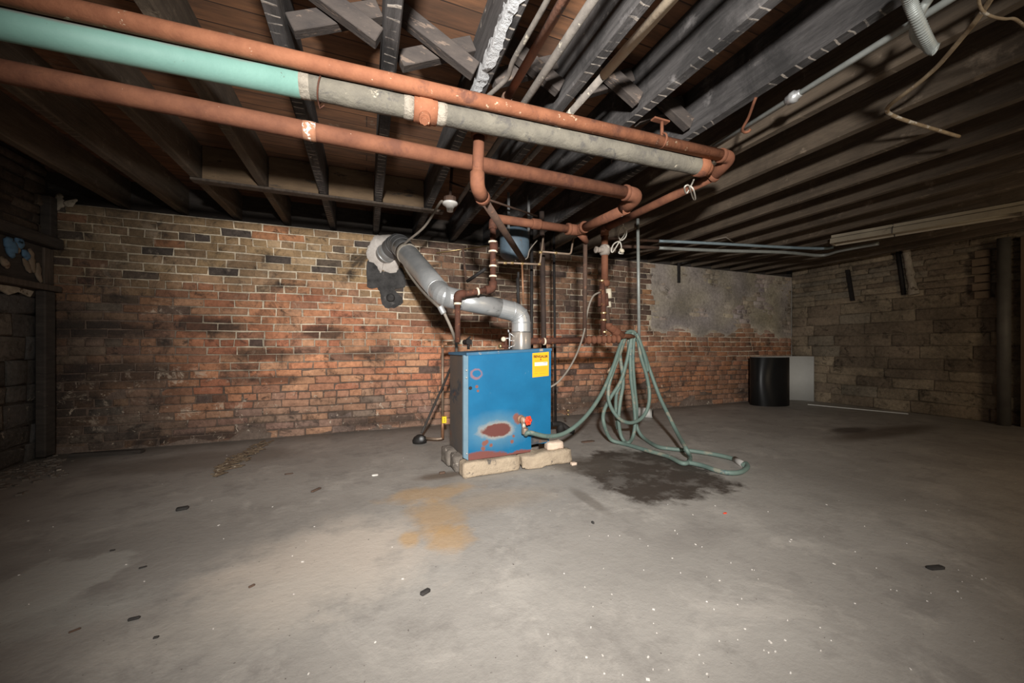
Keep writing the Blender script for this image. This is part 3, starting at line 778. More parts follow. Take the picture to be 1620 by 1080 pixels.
# ------------------------------------------------------------ boiler
BO = V((.744, 2.93, 0)); ANG = math.radians(4.0)
bx = V((math.cos(ANG), math.sin(ANG), 0)); by = V((-math.sin(ANG), math.cos(ANG), 0))
def bp(u, v, z): return BO + bx*u + by*v + V((0, 0, z))
MBX = Matrix((bx, by, V((0, 0, 1)))).transposed().to_4x4(); MBX.translation = BO
BW, BD, Z0, ZT = .790, .46, .137, 1.0
def topz(u): return ZT + .035*u/BW
g = thing('boiler', bp(BW/2, BD/2, Z0), 'blue sheet-steel boiler with rust patches, standing on concrete blocks', 'boiler')
def boiler_blue():
    t = NT('boiler_blue_paint'); co = t.coord((1, 1, 1), False)
    c0 = V(g['_b'])
    def L(u, z, v=-.002): q = bp(u, v, z) - c0; return (q.x, q.y, q.z)
    n = t.noise(co, 5, 6, .65)
    col = t.mix(t.ramp(n, .35, .7), (.004, .105, .225), (.006, .130, .270))
    col = t.mix(t.math('MULTIPLY', t.ramp(t.noise(co, 14, 6, .75), .66, .72), .5), col, (.12, .24, .34))
    RUST, HALO = (.125, .042, .035), (.36, .30, .23)
    pc = L(.265, .355)
    col = t.mix(t.math('MULTIPLY', t.blob(co, pc, (.25, .4, .125), .25, 9, .45), .45), col, (.16, .26, .29))
    col = t.mix(t.math('MULTIPLY', t.blob(co, pc, (.152, .3, .070), .5, 12, .2), .75), col, HALO)
    col = t.mix(t.blob(co, pc, (.128, .3, .055), .5, 12, .10), col, RUST)
    for (u, z, r) in ((.175, .265, .018), (.215, .235, .014), (.145, .215, .018), (.405, .245, .016), (.42, .29, .012), (.155, .255, .02), (.09, .725, .012), (.10, .69, .010), (.465, .43, .040), (.445, .45, .03)):
        col = t.mix(t.blob(co, L(u, z), (r, .3, r), .5, 24, .25), col, (.20, .08, .06))
    o_ = t.blob(co, L(.085, .825), (.052, .3, .044), .3, 20, .12); i_ = t.blob(co, L(.09, .83), (.036, .3, .028), .3, 20, .12)
    col = t.mix(t.math('MULTIPLY', t.math('SUBTRACT', o_, i_, True), .85), col, (.24, .12, .13))
    # rust creeping up from the bottom edge
    sp = t.n('ShaderNodeSeparateXYZ'); t.l(co, sp.inputs[0])
    z = t.math('ADD', sp.outputs[2], t.math('MULTIPLY', t.math('SUBTRACT', t.noise(co, 7, 5, .7), .5), .13))
    col = t.mix(t.ramp(z, .012, .030, True), col, (.17, .06, .05))
    col = t.mix(t.blob(co, L(.12, .155), (.15, .3, .04), .4, 9, .15), col, (.17, .06, .05))
    t.bump(t.noise(co, 3, 3), .12, .03)
    return t.fin(col, .45, 0, .4)
M['blue'] = boiler_blue()
M['side_blue'] = nmat('grimy_cabinet_side', (.085, .080, .078), (.125, .095, .075), 5, .6, .1, .2, (.15, .07, .045), .62, 6, c4=(.035, .05, .065), thr4=.55, s4=3)
M['edge_blue'] = nmat('pale_blue_edge', (.22, .33, .40), (.16, .26, .33), 8, .5, 0, .1, (.22, .10, .07), .66, 12)
mb = MB()
vs = [bp(.012, .012, Z0+.01), bp(BW-.02, .012, .20), bp(BW-.02, BD, .20), bp(.0, BD, Z0+.01), bp(.012, .012, topz(0)-.01), bp(BW-.02, .012, topz(BW)-.01), bp(BW-.02, BD, topz(BW)-.01), bp(.0, BD, topz(0)-.01)]
mb.add(vs, [(3, 2, 1, 0), (4, 5, 6, 7), (0, 1, 5, 4), (1, 2, 6, 5), (2, 3, 7, 6), (3, 0, 4, 7)])
mb.build('cabinet', M['side_blue'], g)['label'] = 'grimy dark cabinet side'
mb = MB()
poly = [(0.018, Z0-.002), (.30, Z0-.004), (.578, Z0), (.590, Z0+.02), (.588, .262), (.62, .270), (BW-.004, .272), (BW, topz(BW)-.022), (.018, topz(0)-.020)]
mb.prism([bp(u, .010, z) for u, z in poly], by*-.022)
mb.build('front_panel', M['blue'], g)['label'] = 'blue front panel with a large rust patch'
mb = MB(); mb.prism([bp(u, .052, z) for u, z in ((.645, .185), (BW+.006, .180), (BW+.006, .60), (.645, .60))], by*-.018); mb.build('base_panel', M['blue'], g)
mb = MB(); mb.prism([bp(u, v, topz(0)-.002) + V((0, 0, topz(u)-topz(0)-.020)) for u, v in ((0, -.018), (BW+.004, -.018), (BW+.004, BD+.01), (-.012, BD+.01))], (0, 0, .022))
mb.build('top_plate', nmat('top_plate_blue', (.045, .15, .25), (.03, .10, .18), 8, .5, 0, .1, (.28, .25, .22), .60, 10), g)
mb = MB(); mb.prism([bp(-.010, .03, Z0+.01), bp(.016, -.012, Z0+.0), bp(.016, -.012, topz(0)-.021), bp(-.010, .03, topz(0)-.021)], by*.03)
mb.build('corner_strip', M['edge_blue'], g)['label'] = 'pale blue corner strip'
for (u, z) in ((.004, .86), (.004, .80), (.006, .19)): MB().lathe(bp(u, -.006, z), -by, [(0, .008), (.004, .008), (.006, .005)], 8).build('screw', M['galv'], g)
mb = MB(); mb.lathe(bp(.034, -.013, .715), -by, [(0, .015), (.0015, .014)], 12); mb.build('latch_hole', M['iron'], g)
# label
zc = lambda u, z: bp(u, -.0135, z)
lab = MB(); lu0, lu1, lz0, lz1 = .600, .765, .785, 1.0
lab.prism([zc(lu0, lz0-.004), zc(lu1, lz0+.006), zc(lu1, lz1+.004), zc(lu0, lz1-.008)], by*-.0015)
lo = lab.build('label_sticker', M['paper_yellow'], g); lo['label'] = 'yellow maker sticker'
def ltext(txt, size, pos, mat, name, parent):
    cu = bpy.data.curves.new(name, 'FONT'); cu.body = txt; cu.size = size; cu.align_x = 'CENTER'; cu.align_y = 'CENTER'; cu.extrude = .0006; cu.offset = .0009
    tmp = bpy.data.objects.new(name, cu)
    me = bpy.data.meshes.new_from_object(tmp); bpy.data.objects.remove(tmp)
    R = Matrix((bx, V((0, 0, 1)), bx.cross(V((0, 0, 1))))).transposed()
    m = MB(); m.v = [pos + R @ p.co for p in me.vertices]; m.f = [tuple(p.vertices) for p in me.polygons]; m.sm = [False]*len(m.f); m.mi = [0]*len(m.f)
    bpy.data.meshes.remove(me)
    return m.build(name, mat, parent)
um = (lu0+lu1)/2
ltext('BENGALER', .0295, bp(um, -.0162, .962), M['ink'], 'heading_text', lo)
m = MB(); m.prism([bp(um+du, -.0152, .938+dz) for du, dz in ((0, -.011), (.007, 0), (0, .011), (-.007, 0))], by*-.0008); m.build('drop_mark', M['ink_red'], lo)
m = MB(); m.prism([bp(lu0+.022, -.0152, .880), bp(lu1-.014, -.0152, .884), bp(lu1-.014, -.0152, .915), bp(lu0+.022, -.0152, .911)], by*-.0006); wf = m.build('white_field', M['paper_white'], lo)
m = MB(); m.box((0, 0, 0), (0, 0, 0)); m = MB()
for z, u0, u1 in ((.928, .025, .11), (.918, .03, .145), (.866, .02, .14), (.856, .02, .145), (.845, .02, .14), (.833, .02, .12), (.812, .02, .055), (.812, .07, .13)):
    m.prism([bp(lu0+u0, -.0152, z), bp(lu0+u1, -.0152, z+.0008), bp(lu0+u1, -.0152, z+.0038), bp(lu0+u0, -.0152, z+.003)], by*-.0005)
m.build('printed_lines', M['ink_soft'], lo)
m = MB(); m.prism([bp(lu1-.06, -.0160, .905), bp(lu1-.02, -.0160, .906), bp(lu1-.02, -.0160, .909), bp(lu1-.06, -.0160, .908)], by*-.0003); m.build('serial_line', M['ink'], lo)
# drain valve with red wheel
vu, vz = .487, .430
mb = MB(); mb.lathe(bp(vu, -.012, vz), -by, [(0, .034), (.012, .034), (.014, .022), (.045, .022), (.047, .030), (.062, .030), (.066, .018), (.075, .012)], 14)
mb.tube([bp(vu, -.045, vz), bp(vu+.004, -.060, vz-.045), bp(vu+.008, -.064, vz-.075)], [.016, .017, .019], 12)
dv = mb.build('drain_valve', nmat('corroded_brass_valve', (.36, .20, .12), (.24, .15, .10), 12, .6, .2, .3, (.45, .44, .38), .6, 14), g)
hc = bp(vu+.034, -.090, vz-.004); hax = (-by + bx*.35).normalized()
s1 = hax.cross(V((0, 0, 1))).normalized(); s2 = hax.cross(s1)
mb = MB(); ringp = [hc + (s1*math.cos(q)+s2*math.sin(q))*(.030+.005*math.cos(6*q)) for q in [2*math.pi*i/36 for i in range(36)]]
mb.tube(ringp, .0085, 8, closed=True)
for k in range(3):
    q = math.pi*k/3; e = (s1*math.cos(q)+s2*math.sin(q))*.028; mb.tube([hc-e, hc+e], .006, 6)
mb.lathe(hc-hax*.012, hax, [(0, .014), (.018, .014), (.022, .010)], 10); mb.tube([bp(vu, -.06, vz), hc], .008, 8)
mb.build('valve_wheel', M['red'], dv)['label'] = 'red valve wheel'

# blocks under the boiler
def rock(lo, hi, mat, name, label, cat, group, seed, jit=.012, n=5, M4=None, rnd=.25):
    random.seed(seed); import bmesh
    bm = bmesh.new(); bmesh.ops.create_cube(bm, size=1.0)
    bmesh.ops.subdivide_edges(bm, edges=bm.edges[:], cuts=n, use_grid_fill=True)
    lo, hi = V(lo), V(hi); c = (lo+hi)/2; h = (hi-lo)
    mb = MB(); mn = min(h)
    bm.verts.index_update()
    for p in bm.verts:
        q = V(p.co)
        e = sorted(abs(x) for x in q)
        if rnd:  # knock the arrises off
            f = max(0, e[1]-.36)/.14
            q *= 1-rnd*.12*f*f
        w = V((q.x*h.x, q.y*h.y, q.z*h.z)) + c
        d = noise.noise_vector(w*7 + V((seed*1.3, 0, seed)))*jit + noise.noise_vector(w*19 + V((seed, 3, 0)))*jit*.4
        w += d
        if w.z < lo.z: w.z = lo.z
        if M4: w = M4 @ w
        mb.v.append(w)
    for f in bm.faces: mb.face([x.index for x in f.verts], True)
    bm.free()
    base = (M4 @ V((c.x, c.y, lo.z))) if M4 else V((c.x, c.y, lo.z))
    return tag(mb.build(name, mat, base=base), label, cat, group)
GB = 'concrete blocks under the boiler'
rock((-.035, -.045, .0), (.475, .10, .125), M['concrete_block'], 'concrete_block', 'long pale concrete block under the front left edge of the boiler', 'block', GB, 1, .007, 7, MBX, .5)
rock((.485, -.075, .0), (.985, .125, .128), M['concrete_block'], 'concrete_block', 'rough stained concrete block under the front right edge of the boiler', 'block', GB, 2, .020, 8, MBX, .9)
rock((-.055, .115, .0), (.145, .27, .135), M['stone_dark'], 'concrete_block', 'dark chipped block under the left side of the boiler, behind the long pale block', 'block', GB, 3, .014, 6, MBX, .8)
rock((-.075, .285, .0), (.145, .50, .14), M['stone_dark'], 'concrete_block', 'blackened block under the back left corner of the boiler', 'block', GB, 4, .014, 6, MBX, .8)
rock((.60, .20, .0), (.80, .48, .19), M['stone_dark'], 'concrete_block', 'dark block in the gap beneath the right side of the boiler', 'block', GB, 5, .010, 5, MBX, .6)
rock((.765, -.02, .118), (.925, .085, .195), M['stone_pink'], 'loose_stone', 'pale pinkish loose stone lying on the right concrete block', 'stone', None, 6, .016, 5, MBX, 1.2)
p = PZ(907, 735, 0); rock(p+V((-.025, -.02, 0)), p+V((.025, .02, .022)), M['stone_pink'], 'stone_fragment', 'small pale stone fragment on the floor right of the concrete blocks', 'stone', None, 7, .006, 4)

# ------------------------------------------------------------ flue
FC = bp(.625, .255, 0); FX, FY = FC.x, FC.y
fv = PY(830, 505, FY)
ha = PY(803, 490, FY); hb = PY(702, 469, FY)
up1 = PY(633, 388, 4.62); wl = V((.205, YB-.002, 2.205))
g = thing('flue_pipe', (FX, FY, topz(.625)), 'galvanised flue rising from the boiler, bending left and up into the brick wall', 'flue')
MB().tube([V((FX, FY, topz(.625)-.015)), V((FX, FY, 1.190))], .094, 28).build('collar_pipe', M['steel'], g)['label'] = 'bright steel collar on the boiler'
r1 = .090
mb = MB()
ell = fillet([V((FX, FY, 1.175)), V((FX, FY, ha.z-.03)), ha + (hb-ha).normalized()*.08],   .18, 4)
mb.tube(ell, r1, 28, True, False); 
for p_, d_ in ((V((FX, FY, 1.185)), V((0, 0, 1))), (ell[1], V((0, 0, 1))), (ell[3], ell[4]-ell[2]), (ell[-2], hb-ha)): collar(mb, p_, d_, r1+.004, .016, seg=28)
mb.build('lower_elbow', M['galv'], g)
MB().tube([ha+(hb-ha).normalized()*.05, hb], [.089, .089], 28).build('level_run', M['galv'], g)
dgn = (up1-hb).normalized()
mb = MB(); pm_ = fillet([hb+(ha-hb).normalized()*.16, hb, hb+dgn*.16], .15, 5); mb.tube(pm_, [.091+.004*i/(len(pm_)-1) for i in range(len(pm_))], 28, True, False); collar(mb, pm_[0], pm_[1]-pm_[0], .094, .014, seg=28); collar(mb, pm_[-1], pm_[-1]-pm_[-2], .099, .014, seg=28); mb.build('middle_elbow', M['galv'], g)
mb = MB(); mb.tube([hb+dgn*.14, hb+dgn*.5, up1-dgn*.30, up1-dgn*.05], [.094, .105, .118, .120], 28); mb.build('slanting_run', M['galv'], g)
mb = MB(); mb.tube([up1-dgn*.40+V((0, 0, 0)), up1-dgn*.30], [.1215, .1215], 28); mb.build('tape_band', M['lagging_white'], g)['label'] = 'torn white tape round the pipe'
mb = MB(); pe = fillet([up1-dgn*.12, up1+dgn*.10, (up1+dgn*.10).lerp(wl, .5)], .16, 4); mb.tube(pe, .123, 28, True, False)
for i in (1, 3, 5): collar(mb, pe[i], pe[i+1]-pe[i-1], .126, .012, seg=28)
mb.build('upper_elbow', M['galv_dark'], g)['label'] = 'sooty grey upper elbow'
mb = MB(); ep = (up1+dgn*.10).lerp(wl, .45); mb.tube([ep, wl], [.115, .112], 28); collar(mb, wl+(ep-wl).normalized()*.05, ep-wl, .121, .02, seg=28); mb.build('wall_sleeve', M['galv'], g)

def wall_patch(pts, name, mat, label, cat, th, ox=560, oy=340, sc=4.5, Y=YB):
    P = [PY(ox+x/sc, oy+y/sc, Y-.006) for x, y in pts]
    P = spline(P, 4, True); random.seed(len(pts))
    c = sum(P, V((0, 0, 0)))/len(P)
    P = [p + V((random.uniform(-.008, .008), 0, random.uniform(-.008, .008))) for p in P]
    m = MB(); n = len(P)
    m.v += P + [c.lerp(p, .93)+V((0, -th, 0)) for p in P] + [c.lerp(p, .5)+V((0, -th*1.25, 0)) for p in P] + [c+V((0, -th*1.2, 0))]
    for i in range(n):
        j = (i+1) % n
        m.face((i, j, n+j, n+i), True); m.face((n+i, n+j, 2*n+j, 2*n+i), True); m.face((2*n+i, 2*n+j, 3*n), True)
    return tag(m.build(name, mat, base=c), label, cat)
wall_patch([(95, 330), (150, 335), (190, 400), (310, 395), (330, 370), (365, 430), (360, 510), (300, 525), (265, 560), (330, 575), (345, 625), (285, 660), (210, 648), (190, 570), (165, 520), (95, 505)],
           'soot_cement_patch', M['tar'], 'black cement patch on the brick wall below the white plaster at the flue', 'patch', .008)
wall_patch([(150, 150), (225, 142), (330, 150), (345, 240), (330, 330), (315, 385), (300, 408), (240, 412), (205, 388), (187, 418), (150, 352), (100, 322), (92, 250), (112, 200)],
           'plaster_patch', M['plaster_white'], 'rough white plaster patch on the brick wall round the end of the flue', 'patch', .022)
q = PY(618, 471, YB-.012)
mb = MB(); mb.lathe(q, (0, -1, 0), [(0, .055), (.03, .05), (.05, .035), (.055, .02)], 14); tag(mb.build('cleanout_cap', M['tar'], base=q), 'small black round cap in the wall under the flue patch', 'cap')

# ------------------------------------------------------------ lampholder and cables near the flue
q = PY(712, 318, 3.57)
g = thing('lampholder', q, 'white porcelain lampholder hanging without a bulb beside the flue top', 'lampholder')
mb = MB(); mb.lathe(q+V((0, 0, -.015)), (0, 0, 1), [(0, .060), (.05, .060), (.052, .05)], 10, False)
mb.tube([q+V((0, 0, .03)), V((q.x+.02, q.y, ZC-.005))], .014, 8); mb.build('junction_box', M['rust_brown'], g)['label'] = 'rusty junction box and stem'
mb = MB(); mb.lathe(q+V((0, 0, -.016)), (0, 0, -1), [(0, .073), (.012, .075), (.022, .068), (.035, .045), (.055, .033), (.085, .030), (.088, .020)], 24); mb.build('porcelain_cone', M['porcelain'], g)
cpts = [q+V((-.075, -.01, -.02)), q+V((-.10, .01, -.035)), PY(672, 358, 3.85), PY(645, 381, 4.15), PY(637, 390, 4.28), PY(635, 400, 4.30)]
mb = MB(); mb.tube(spline(cpts, 6), .012, 8)
tag(mb.build('conduit_arm', M['cable'], base=cpts[0]), 'slanting grey conduit from the lampholder down to the flue elbow', 'conduit')
tag(MB().tube([PY(712, 288, 3.5), PY(742, 300, 3.3), PY(762, 312, 3.3), PY(850, 342, 3.4)], .010, 8).build('thin_rod', M['rust_brown'], base=PY(742, 300, 3.3)), 'thin brown rod crossing behind the slanting drop pipe', 'rod')
w = [PY(634, 400, 4.33), PY(642, 425, 4.05), PY(666, 458, 3.65), PY(690, 482, 3.12), PY(699, 489, 3.06), PY(706, 502, 3.06), PY(716, 525, 3.10), PY(722, 548, 3.30), PY(720, 566, 3.50), PY(712, 584, 3.7), PY(701, 610, 3.9), PY(690, 634, 4.02), PY(676, 665, 4.1), PY(667, 685, 4.12)]
g = thing('flexible_cable', PY(667, 692, 4.12), 'grey flexible cable running down under the flue and beside the boiler to the floor', 'cable')
sp_ = spline(w, 6)
MB().tube(sp_[:54], .013, 8).build('upper_cable', M['cable'], g)
MB().tube(sp_[53:], .013, 8).build('lower_cable', M['cable_dark'], g)['label'] = 'dark lower end of the cable'
mb = MB(); collar(mb, PY(699, 490, 3.055), PY(706, 502, 3.06)-PY(699, 489, 3.06), .025, .07); mb.build('cable_connector', M['galv'], g)
# floor valve and the copper upright with yellow tag
fb = PZ(664, 700, 0)
g = thing('floor_valve', fb, 'blackened round valve lying on the floor left of the boiler', 'valve')
mb = MB(); mb.lathe(fb+V((0, 0, .0)), (0, 0, 1), [(0, .075), (.03, .08), (.06, .065), (.085, .03), (.09, .015)], 14); mb.build('valve_body', M['iron'], g)
mb = MB(); mb.lathe(fb+V((.01, -.06, .055)), (0, -1, .2), [(0, .03), (.02, .03), (.026, .012)], 10); mb.build('valve_cap', M['galv_dark'], g)
ub = PZ(703, 704, 0.0); ub = V((ub.x, 4.06, 0)); ut = PY(702, 546, 4.06)
g = thing('gas_pipe', ub, 'thin upright pipe with a yellow tag, left of the boiler', 'pipe')
MB().tube([V((ub.x, 4.06, .05)), V((ub.x, 4.06, .30))], .016, 12).build('lower_pipe', M['copper'], g)
MB().tube([V((ub.x, 4.06, .29)), V((ub.x, 4.06, ut.z))], .0135, 12).build('upper_pipe', M['copper_grey'], g)
mb = MB(); mb.tube(fillet([V((ub.x, 4.06, .09)), V((ub.x, 4.06, .05)), V((ub.x-.06, 4.07, .045)), fb+V((.06, -.02, .045))], .03, 4), .014, 10); mb.build('floor_pipe', M['copper_grey'], g)
ty = PY(703, 664, 4.03)
mb = MB(); mb.box(ty+V((-.024, -.004, -.036)), ty+V((.024, .030, .036)), ch=.003); mb.build('yellow_tag', M['yellow'], g)
mb = MB()
for dz in (-.01, .012): mb.box(ty+V((-.004, -.006, dz-.004)), ty+V((.004, -.0042, dz+.004)))
mb.build('tag_marks', M['ink'], g)
mb = MB(); mb.tube(fillet([V((ub.x, 4.06, ut.z-.03)), V((ub.x, 4.06, ut.z+.012)), V((ub.x+.06, 4.0, ut.z+.02))], .03, 5), .020, 12); mb.build('elbow', M['copper'], g)
e0 = V((ub.x+.05, 4.01, ut.z+.02)); e1 = PY(737, 541, 3.55)
mb = MB(); mb.tube([e0, e1], .019, 12); mb.build('level_pipe', M['ivory'], g)['label'] = 'cream wrapped level pipe'
mb = MB(); collar(mb, e1, e1-e0, .026, .06); collar(mb, e1+(e1-e0).normalized()*.06, e1-e0, .034, .045, seg=6)
mb.tube([e1+V((.0, 0, .015)), e1+V((.045, 0, .055))], .009, 8); mb.tube([e1+(e1-e0).normalized()*.06, e1+(e1-e0).normalized()*.06-V((0, 0, .07))], .014, 10); mb.build('gas_cock', M['iron'], g)

# gauge and draught bracket on the boiler top
gz = PY(797, 536, FY+.02)
g = thing('gauge_valve', V((gz.x, gz.y, topz(.5))), 'ivory-capped relief valve on the boiler top left of the flue collar', 'valve')
mb = MB(); mb.tube([V((gz.x+.02, gz.y, topz(.5)-.01)), V((gz.x+.02, gz.y, gz.z+.02))], .014, 10); mb.tube([V((gz.x-.03, gz.y, topz(.5)+.03)), V((gz.x+.05, gz.y, topz(.5)+.03))], .017, 10); mb.build('valve_body', M['rust_dark'], g)
mb = MB(); mb.lathe(gz+V((-.006, -.004, -.004)), (-.25, -1, .1), [(0, .021), (.018, .023), (.024, .021), (.026, .012)], 16); mb.build('valve_cap', M['ivory'], g)
mb = MB(); mb.lathe(V((gz.x-.035, gz.y-.01, topz(.5)+.03)), (-1, -.4, 0), [(0, .020), (.014, .020), (.018, .012)], 12); mb.build('brass_plug', M['brass'], g)
mb = MB(); hx = V((gz.x+.035, gz.y-.02, gz.z+.004))
mb.tube([hx+V((-.03, 0, 0)), hx+V((.03, 0, .004))], .006, 6); mb.tube([hx+V((.02, 0, -.02)), hx+V((.02, 0, .03))], .006, 6); mb.build('lever', M['galv'], g)
bk = PY(806, 536, FY-.03)
mb = MB(); pts = [bk+V((0, 0, -.075)), bk+V((0, 0, .055)), bk+V((.035, .0, .03)), bk+V((.055, .0, .005)), bk+V((.055, 0, -.06))]
mb.tube([pts[0], pts[1]], .006, 6); mb.tube([pts[1], pts[2], pts[3], pts[4]], .006, 6); mb.tube([pts[4], pts[0]], .006, 6); mb.tube([pts[3]+V((0, 0, -.02)), bk+V((0, 0, -.015))], .005, 6)
mb.tube([bk+V((-.002, 0, -.09)), bk+V((-.002, 0, -.075))], .009, 8); mb.tube([bk+V((-.008, 0, .06)), bk+V((-.012, 0, .085))], .008, 8)
tag(mb.build('wire_bracket', M['galv'], base=bk+V((0, 0, -.09))), 'small grey wire bracket standing against the bright flue collar', 'bracket')

# ------------------------------------------------------------ pipework behind and right of the boiler
tk = PY(814, 362, 3.62); tb = PY(814, 412, 3.62)
g = thing('expansion_tank', tb, 'dusty blue-grey expansion tank hung behind the slanting brown pipe', 'tank')
rr = .155; zz = tb.z
mb = MB(); mb.lathe(V((tb.x, 3.62, zz)), (0, 0, 1), [(0, .02), (.006, .07), (.022, .12), (.05, .148), (.085, rr), (tk.z-zz-.06, rr), (tk.z-zz-.02, .14), (tk.z-zz, .09), (tk.z-zz+.01, .03)], 28); mb.build('tank_body', M['tank'], g)
mb = MB()
for dx in (-.11, .11): mb.box(V((tb.x+dx-.012, 3.50, tk.z-.08)), V((tb.x+dx+.012, 3.515, ZJ+.1)))
mb.build('hanger_strap', M['galv_dark'], g)
mb = MB(); mb.tube(spline([PY(815, 412, 3.46), PY(833, 409, 3.46), PY(838, 395, 3.46), PY(850, 380, 3.5)], 6), .006, 6); mb.build('hanging_wire', M['cable'], g)

CY = 3.40
g = thing('copper_tubing', PY(853, 420, CY), 'thin copper tube run branching in a step beside the hanging tank', 'pipe')
MB().tube(fillet([PY(860, 372, CY), PY(854, 418, CY), PY(787, 415, CY)], .03, 4), .010, 10).build('step_tube', M['copper_grey'], g)
MB().tube(fillet([PY(858, 398, CY), PY(903, 402, CY), PY(907, 377, CY)], .03, 4), .010, 10).build('branch_tube', M['copper_grey'], g)
MB().tube([PY(826, 419, CY), PY(828, 481, CY)], .010, 10).build('drop_tube', M['copper'], g)
for x, y in ((855, 399), (826, 417), (799, 416), (853, 418), (879, 400), (810, 416)):
    mb = MB(); collar(mb, PY(x, y, CY), (1, 0, .05), .015, .03); mb.build('brass_coupling', M['brass'], g)
tag(MB().tube([PY(739, 445, 3.5), PY(768, 425, 3.3)], .016, 10).build('check_valve', M['iron'], base=PY(739, 445, 3.5)), 'short black slanting pipe with a valve end left of the ringed upright', 'valve')
mb = MB(); mb.tube([PY(732, 392, 3.9), PY(737, 441, 3.9)], .013, 8); tag(mb.build('stub_pipe', M['rust_brown'], base=PY(737, 441, 3.9)), 'thin brown stub pipe hanging over the brick wall right of the flue', 'pipe')
mb = MB(); mb.tube([PY(690, 400, YB-.03), PY(775, 388, YB-.03)], .008, 8); tag(mb.build('wall_wire', M['brass'], base=PY(737, 395, YB-.03)), 'thin yellowish wire along the dark bricks behind the ringed upright', 'wire')

def upr(name, px0, py0, px1, py1, Y, r, mat, label, extra=None):
    a, b = PY(px0, py0, Y), PY(px1, py1, Y)
    if extra in ('top', 'both'): a = V((a.x, Y, ZJ-.003))
    if extra == 'both': b = V((b.x, Y, 0))
    m = MB(); m.tube([a, b], r, 12)
    return tag(m.build(name, mat, base=b), label, 'pipe', 'upright pipes behind the boiler')
upr('upright_pipe', 857, 392, 863, 541, 3.62, .028, M['dark_pipe'], 'thick dark brown upright pipe rising just right of the flue', 'both')
upr('upright_pipe', 876, 402, 879, 668, 3.95, .015, M['iron'], 'thin black upright pipe reaching down behind the right edge of the boiler', 'top')
upr('upright_pipe', 841, 408, 841, 482, 3.72, .018, M['iron'], 'black upright pipe behind the flue elbow, at the right of the tank', 'both')
ua, ub_ = PY(926, 372, 3.12), PY(925, 536, 3.29)
tag(MB().tube([ua, ub_], .021, 12).build('upright_pipe', M['rust_brown'], base=ub_), 'grey-brown upright pipe in front of the sooty bricks, left of the valve group', 'pipe', 'upright pipes behind the boiler')
mb = MB(); mb.tube([PY(819, 440, FY), PY(820, 480, FY)], .016, 10); mb.lathe(PY(820, 440, FY), (0, 0, 1), [(0, .012), (.05, .012), (.06, .008)], 10); tag(mb.build('relief_stub', M['iron'], base=PY(820, 480, FY)), 'short black stub with a copper tip above the flue elbow', 'pipe')
cvp = PY(887, 657, 3.95)
g = thing('drain_cock', V((cvp.x, cvp.y, 0)), 'dark iron drain fitting with brass studs on the floor right of the boiler', 'valve')
mb = MB(); mb.tube(spline([V((cvp.x-.12, 3.95, .13)), V((cvp.x, 3.95, .12)), V((cvp.x+.10, 3.93, .05)), V((cvp.x+.16, 3.93, .025))], 5), .032, 12); mb.lathe(V((cvp.x, 3.95, 0)), (0, 0, 1), [(0, .05), (.10, .045), (.14, .03)], 12); mb.build('iron_body', M['iron'], g)
for y in (649, 655): 
    p = PY(898, y, 3.90); mb = MB(); mb.lathe(p, (0, -1, 0), [(0, .014), (.02, .014), (.026, .008)], 10); mb.build('brass_stud', M['brass'], g)

# return riser with valve group
rz = lambda y: PY(958, y, RY).z
g = thing('return_riser', V((RX, RY, 1.2)), 'rusty vertical riser with a corroded valve, dropping from the back run to the green hose', 'pipe')
mb = MB(); mb.tube(fillet([LB+V((0, -.06, 0)), LB, LB-V((0, 0, .08))], .07, 6), .043, 16); mb.build('elbow', M['rust'], g)
MB().tube([LB-V((0, 0, .06)), V((RX, RY, rz(450)))], .036, 14).build('upper_pipe', M['rust'], g)
mb = MB(); vz_ = rz(396); mb.lathe(V((RX, RY, vz_-.055)), (0, 0, 1), [(0, .04), (.02, .055), (.055, .06), (.09, .055), (.11, .04)], 14)
mb.tube([V((RX-.11, RY-.02, vz_-.01)), V((RX+.11, RY-.02, vz_+.01))], [.028, .028], 10)
mb.lathe(V((RX-.11, RY-.02, vz_-.01)), (-1, 0, 0), [(0, .035), (.02, .035), (.024, .02)], 10); mb.build('corroded_valve', nmat('corroded_valve', (.33, .29, .25), (.19, .15, .12), 12, .9, 0, .5, (.5, .45, .38), .6, 14), g)
mb = MB(); mb.lathe(V((RX, RY, rz(454))), (0, 0, 1), [(0, .036), (.02, .054), (.055, .056), (.075, .042)], 14); mb.build('flange', M['rust'], g)
bt_ = PY(962, 516, RY); MB().tube([V((RX+.0, RY, rz(450))), bt_], .025, 12).build('lower_pipe', M['rust_brown'], g)
el = PY(985, 532, RY-.02)
mb = MB(); mb.tube(fillet([bt_+V((0, 0, .02)), bt_, el], .03, 4), .040, 14); collar(mb, bt_.lerp(el, .55), el-bt_, .048, .06); collar(mb, bt_+V((0, 0, .01)), (0, 0, 1), .046, .04); mb.build('bottom_elbow', M['rust'], g)
for y0, y1, r in ((457, 472, .030), (477, 486, .026)):
    mb = MB(); p0, p1 = PY(962.5, y0, RY-.03), PY(963.5, y1, RY-.03); mb.tube([p0, p1], r, 10); mb.build('pale_tag', M['ivory'], g)
CXp = PY(953, 470, RY-.02).x
g = thing('valve_group', V((CXp, RY-.02, 1.12)), 'dark brown valve stack with bright brass rings, left of the rusty riser', 'valve')
cz = lambda y: PY(955, y, RY-.02).z
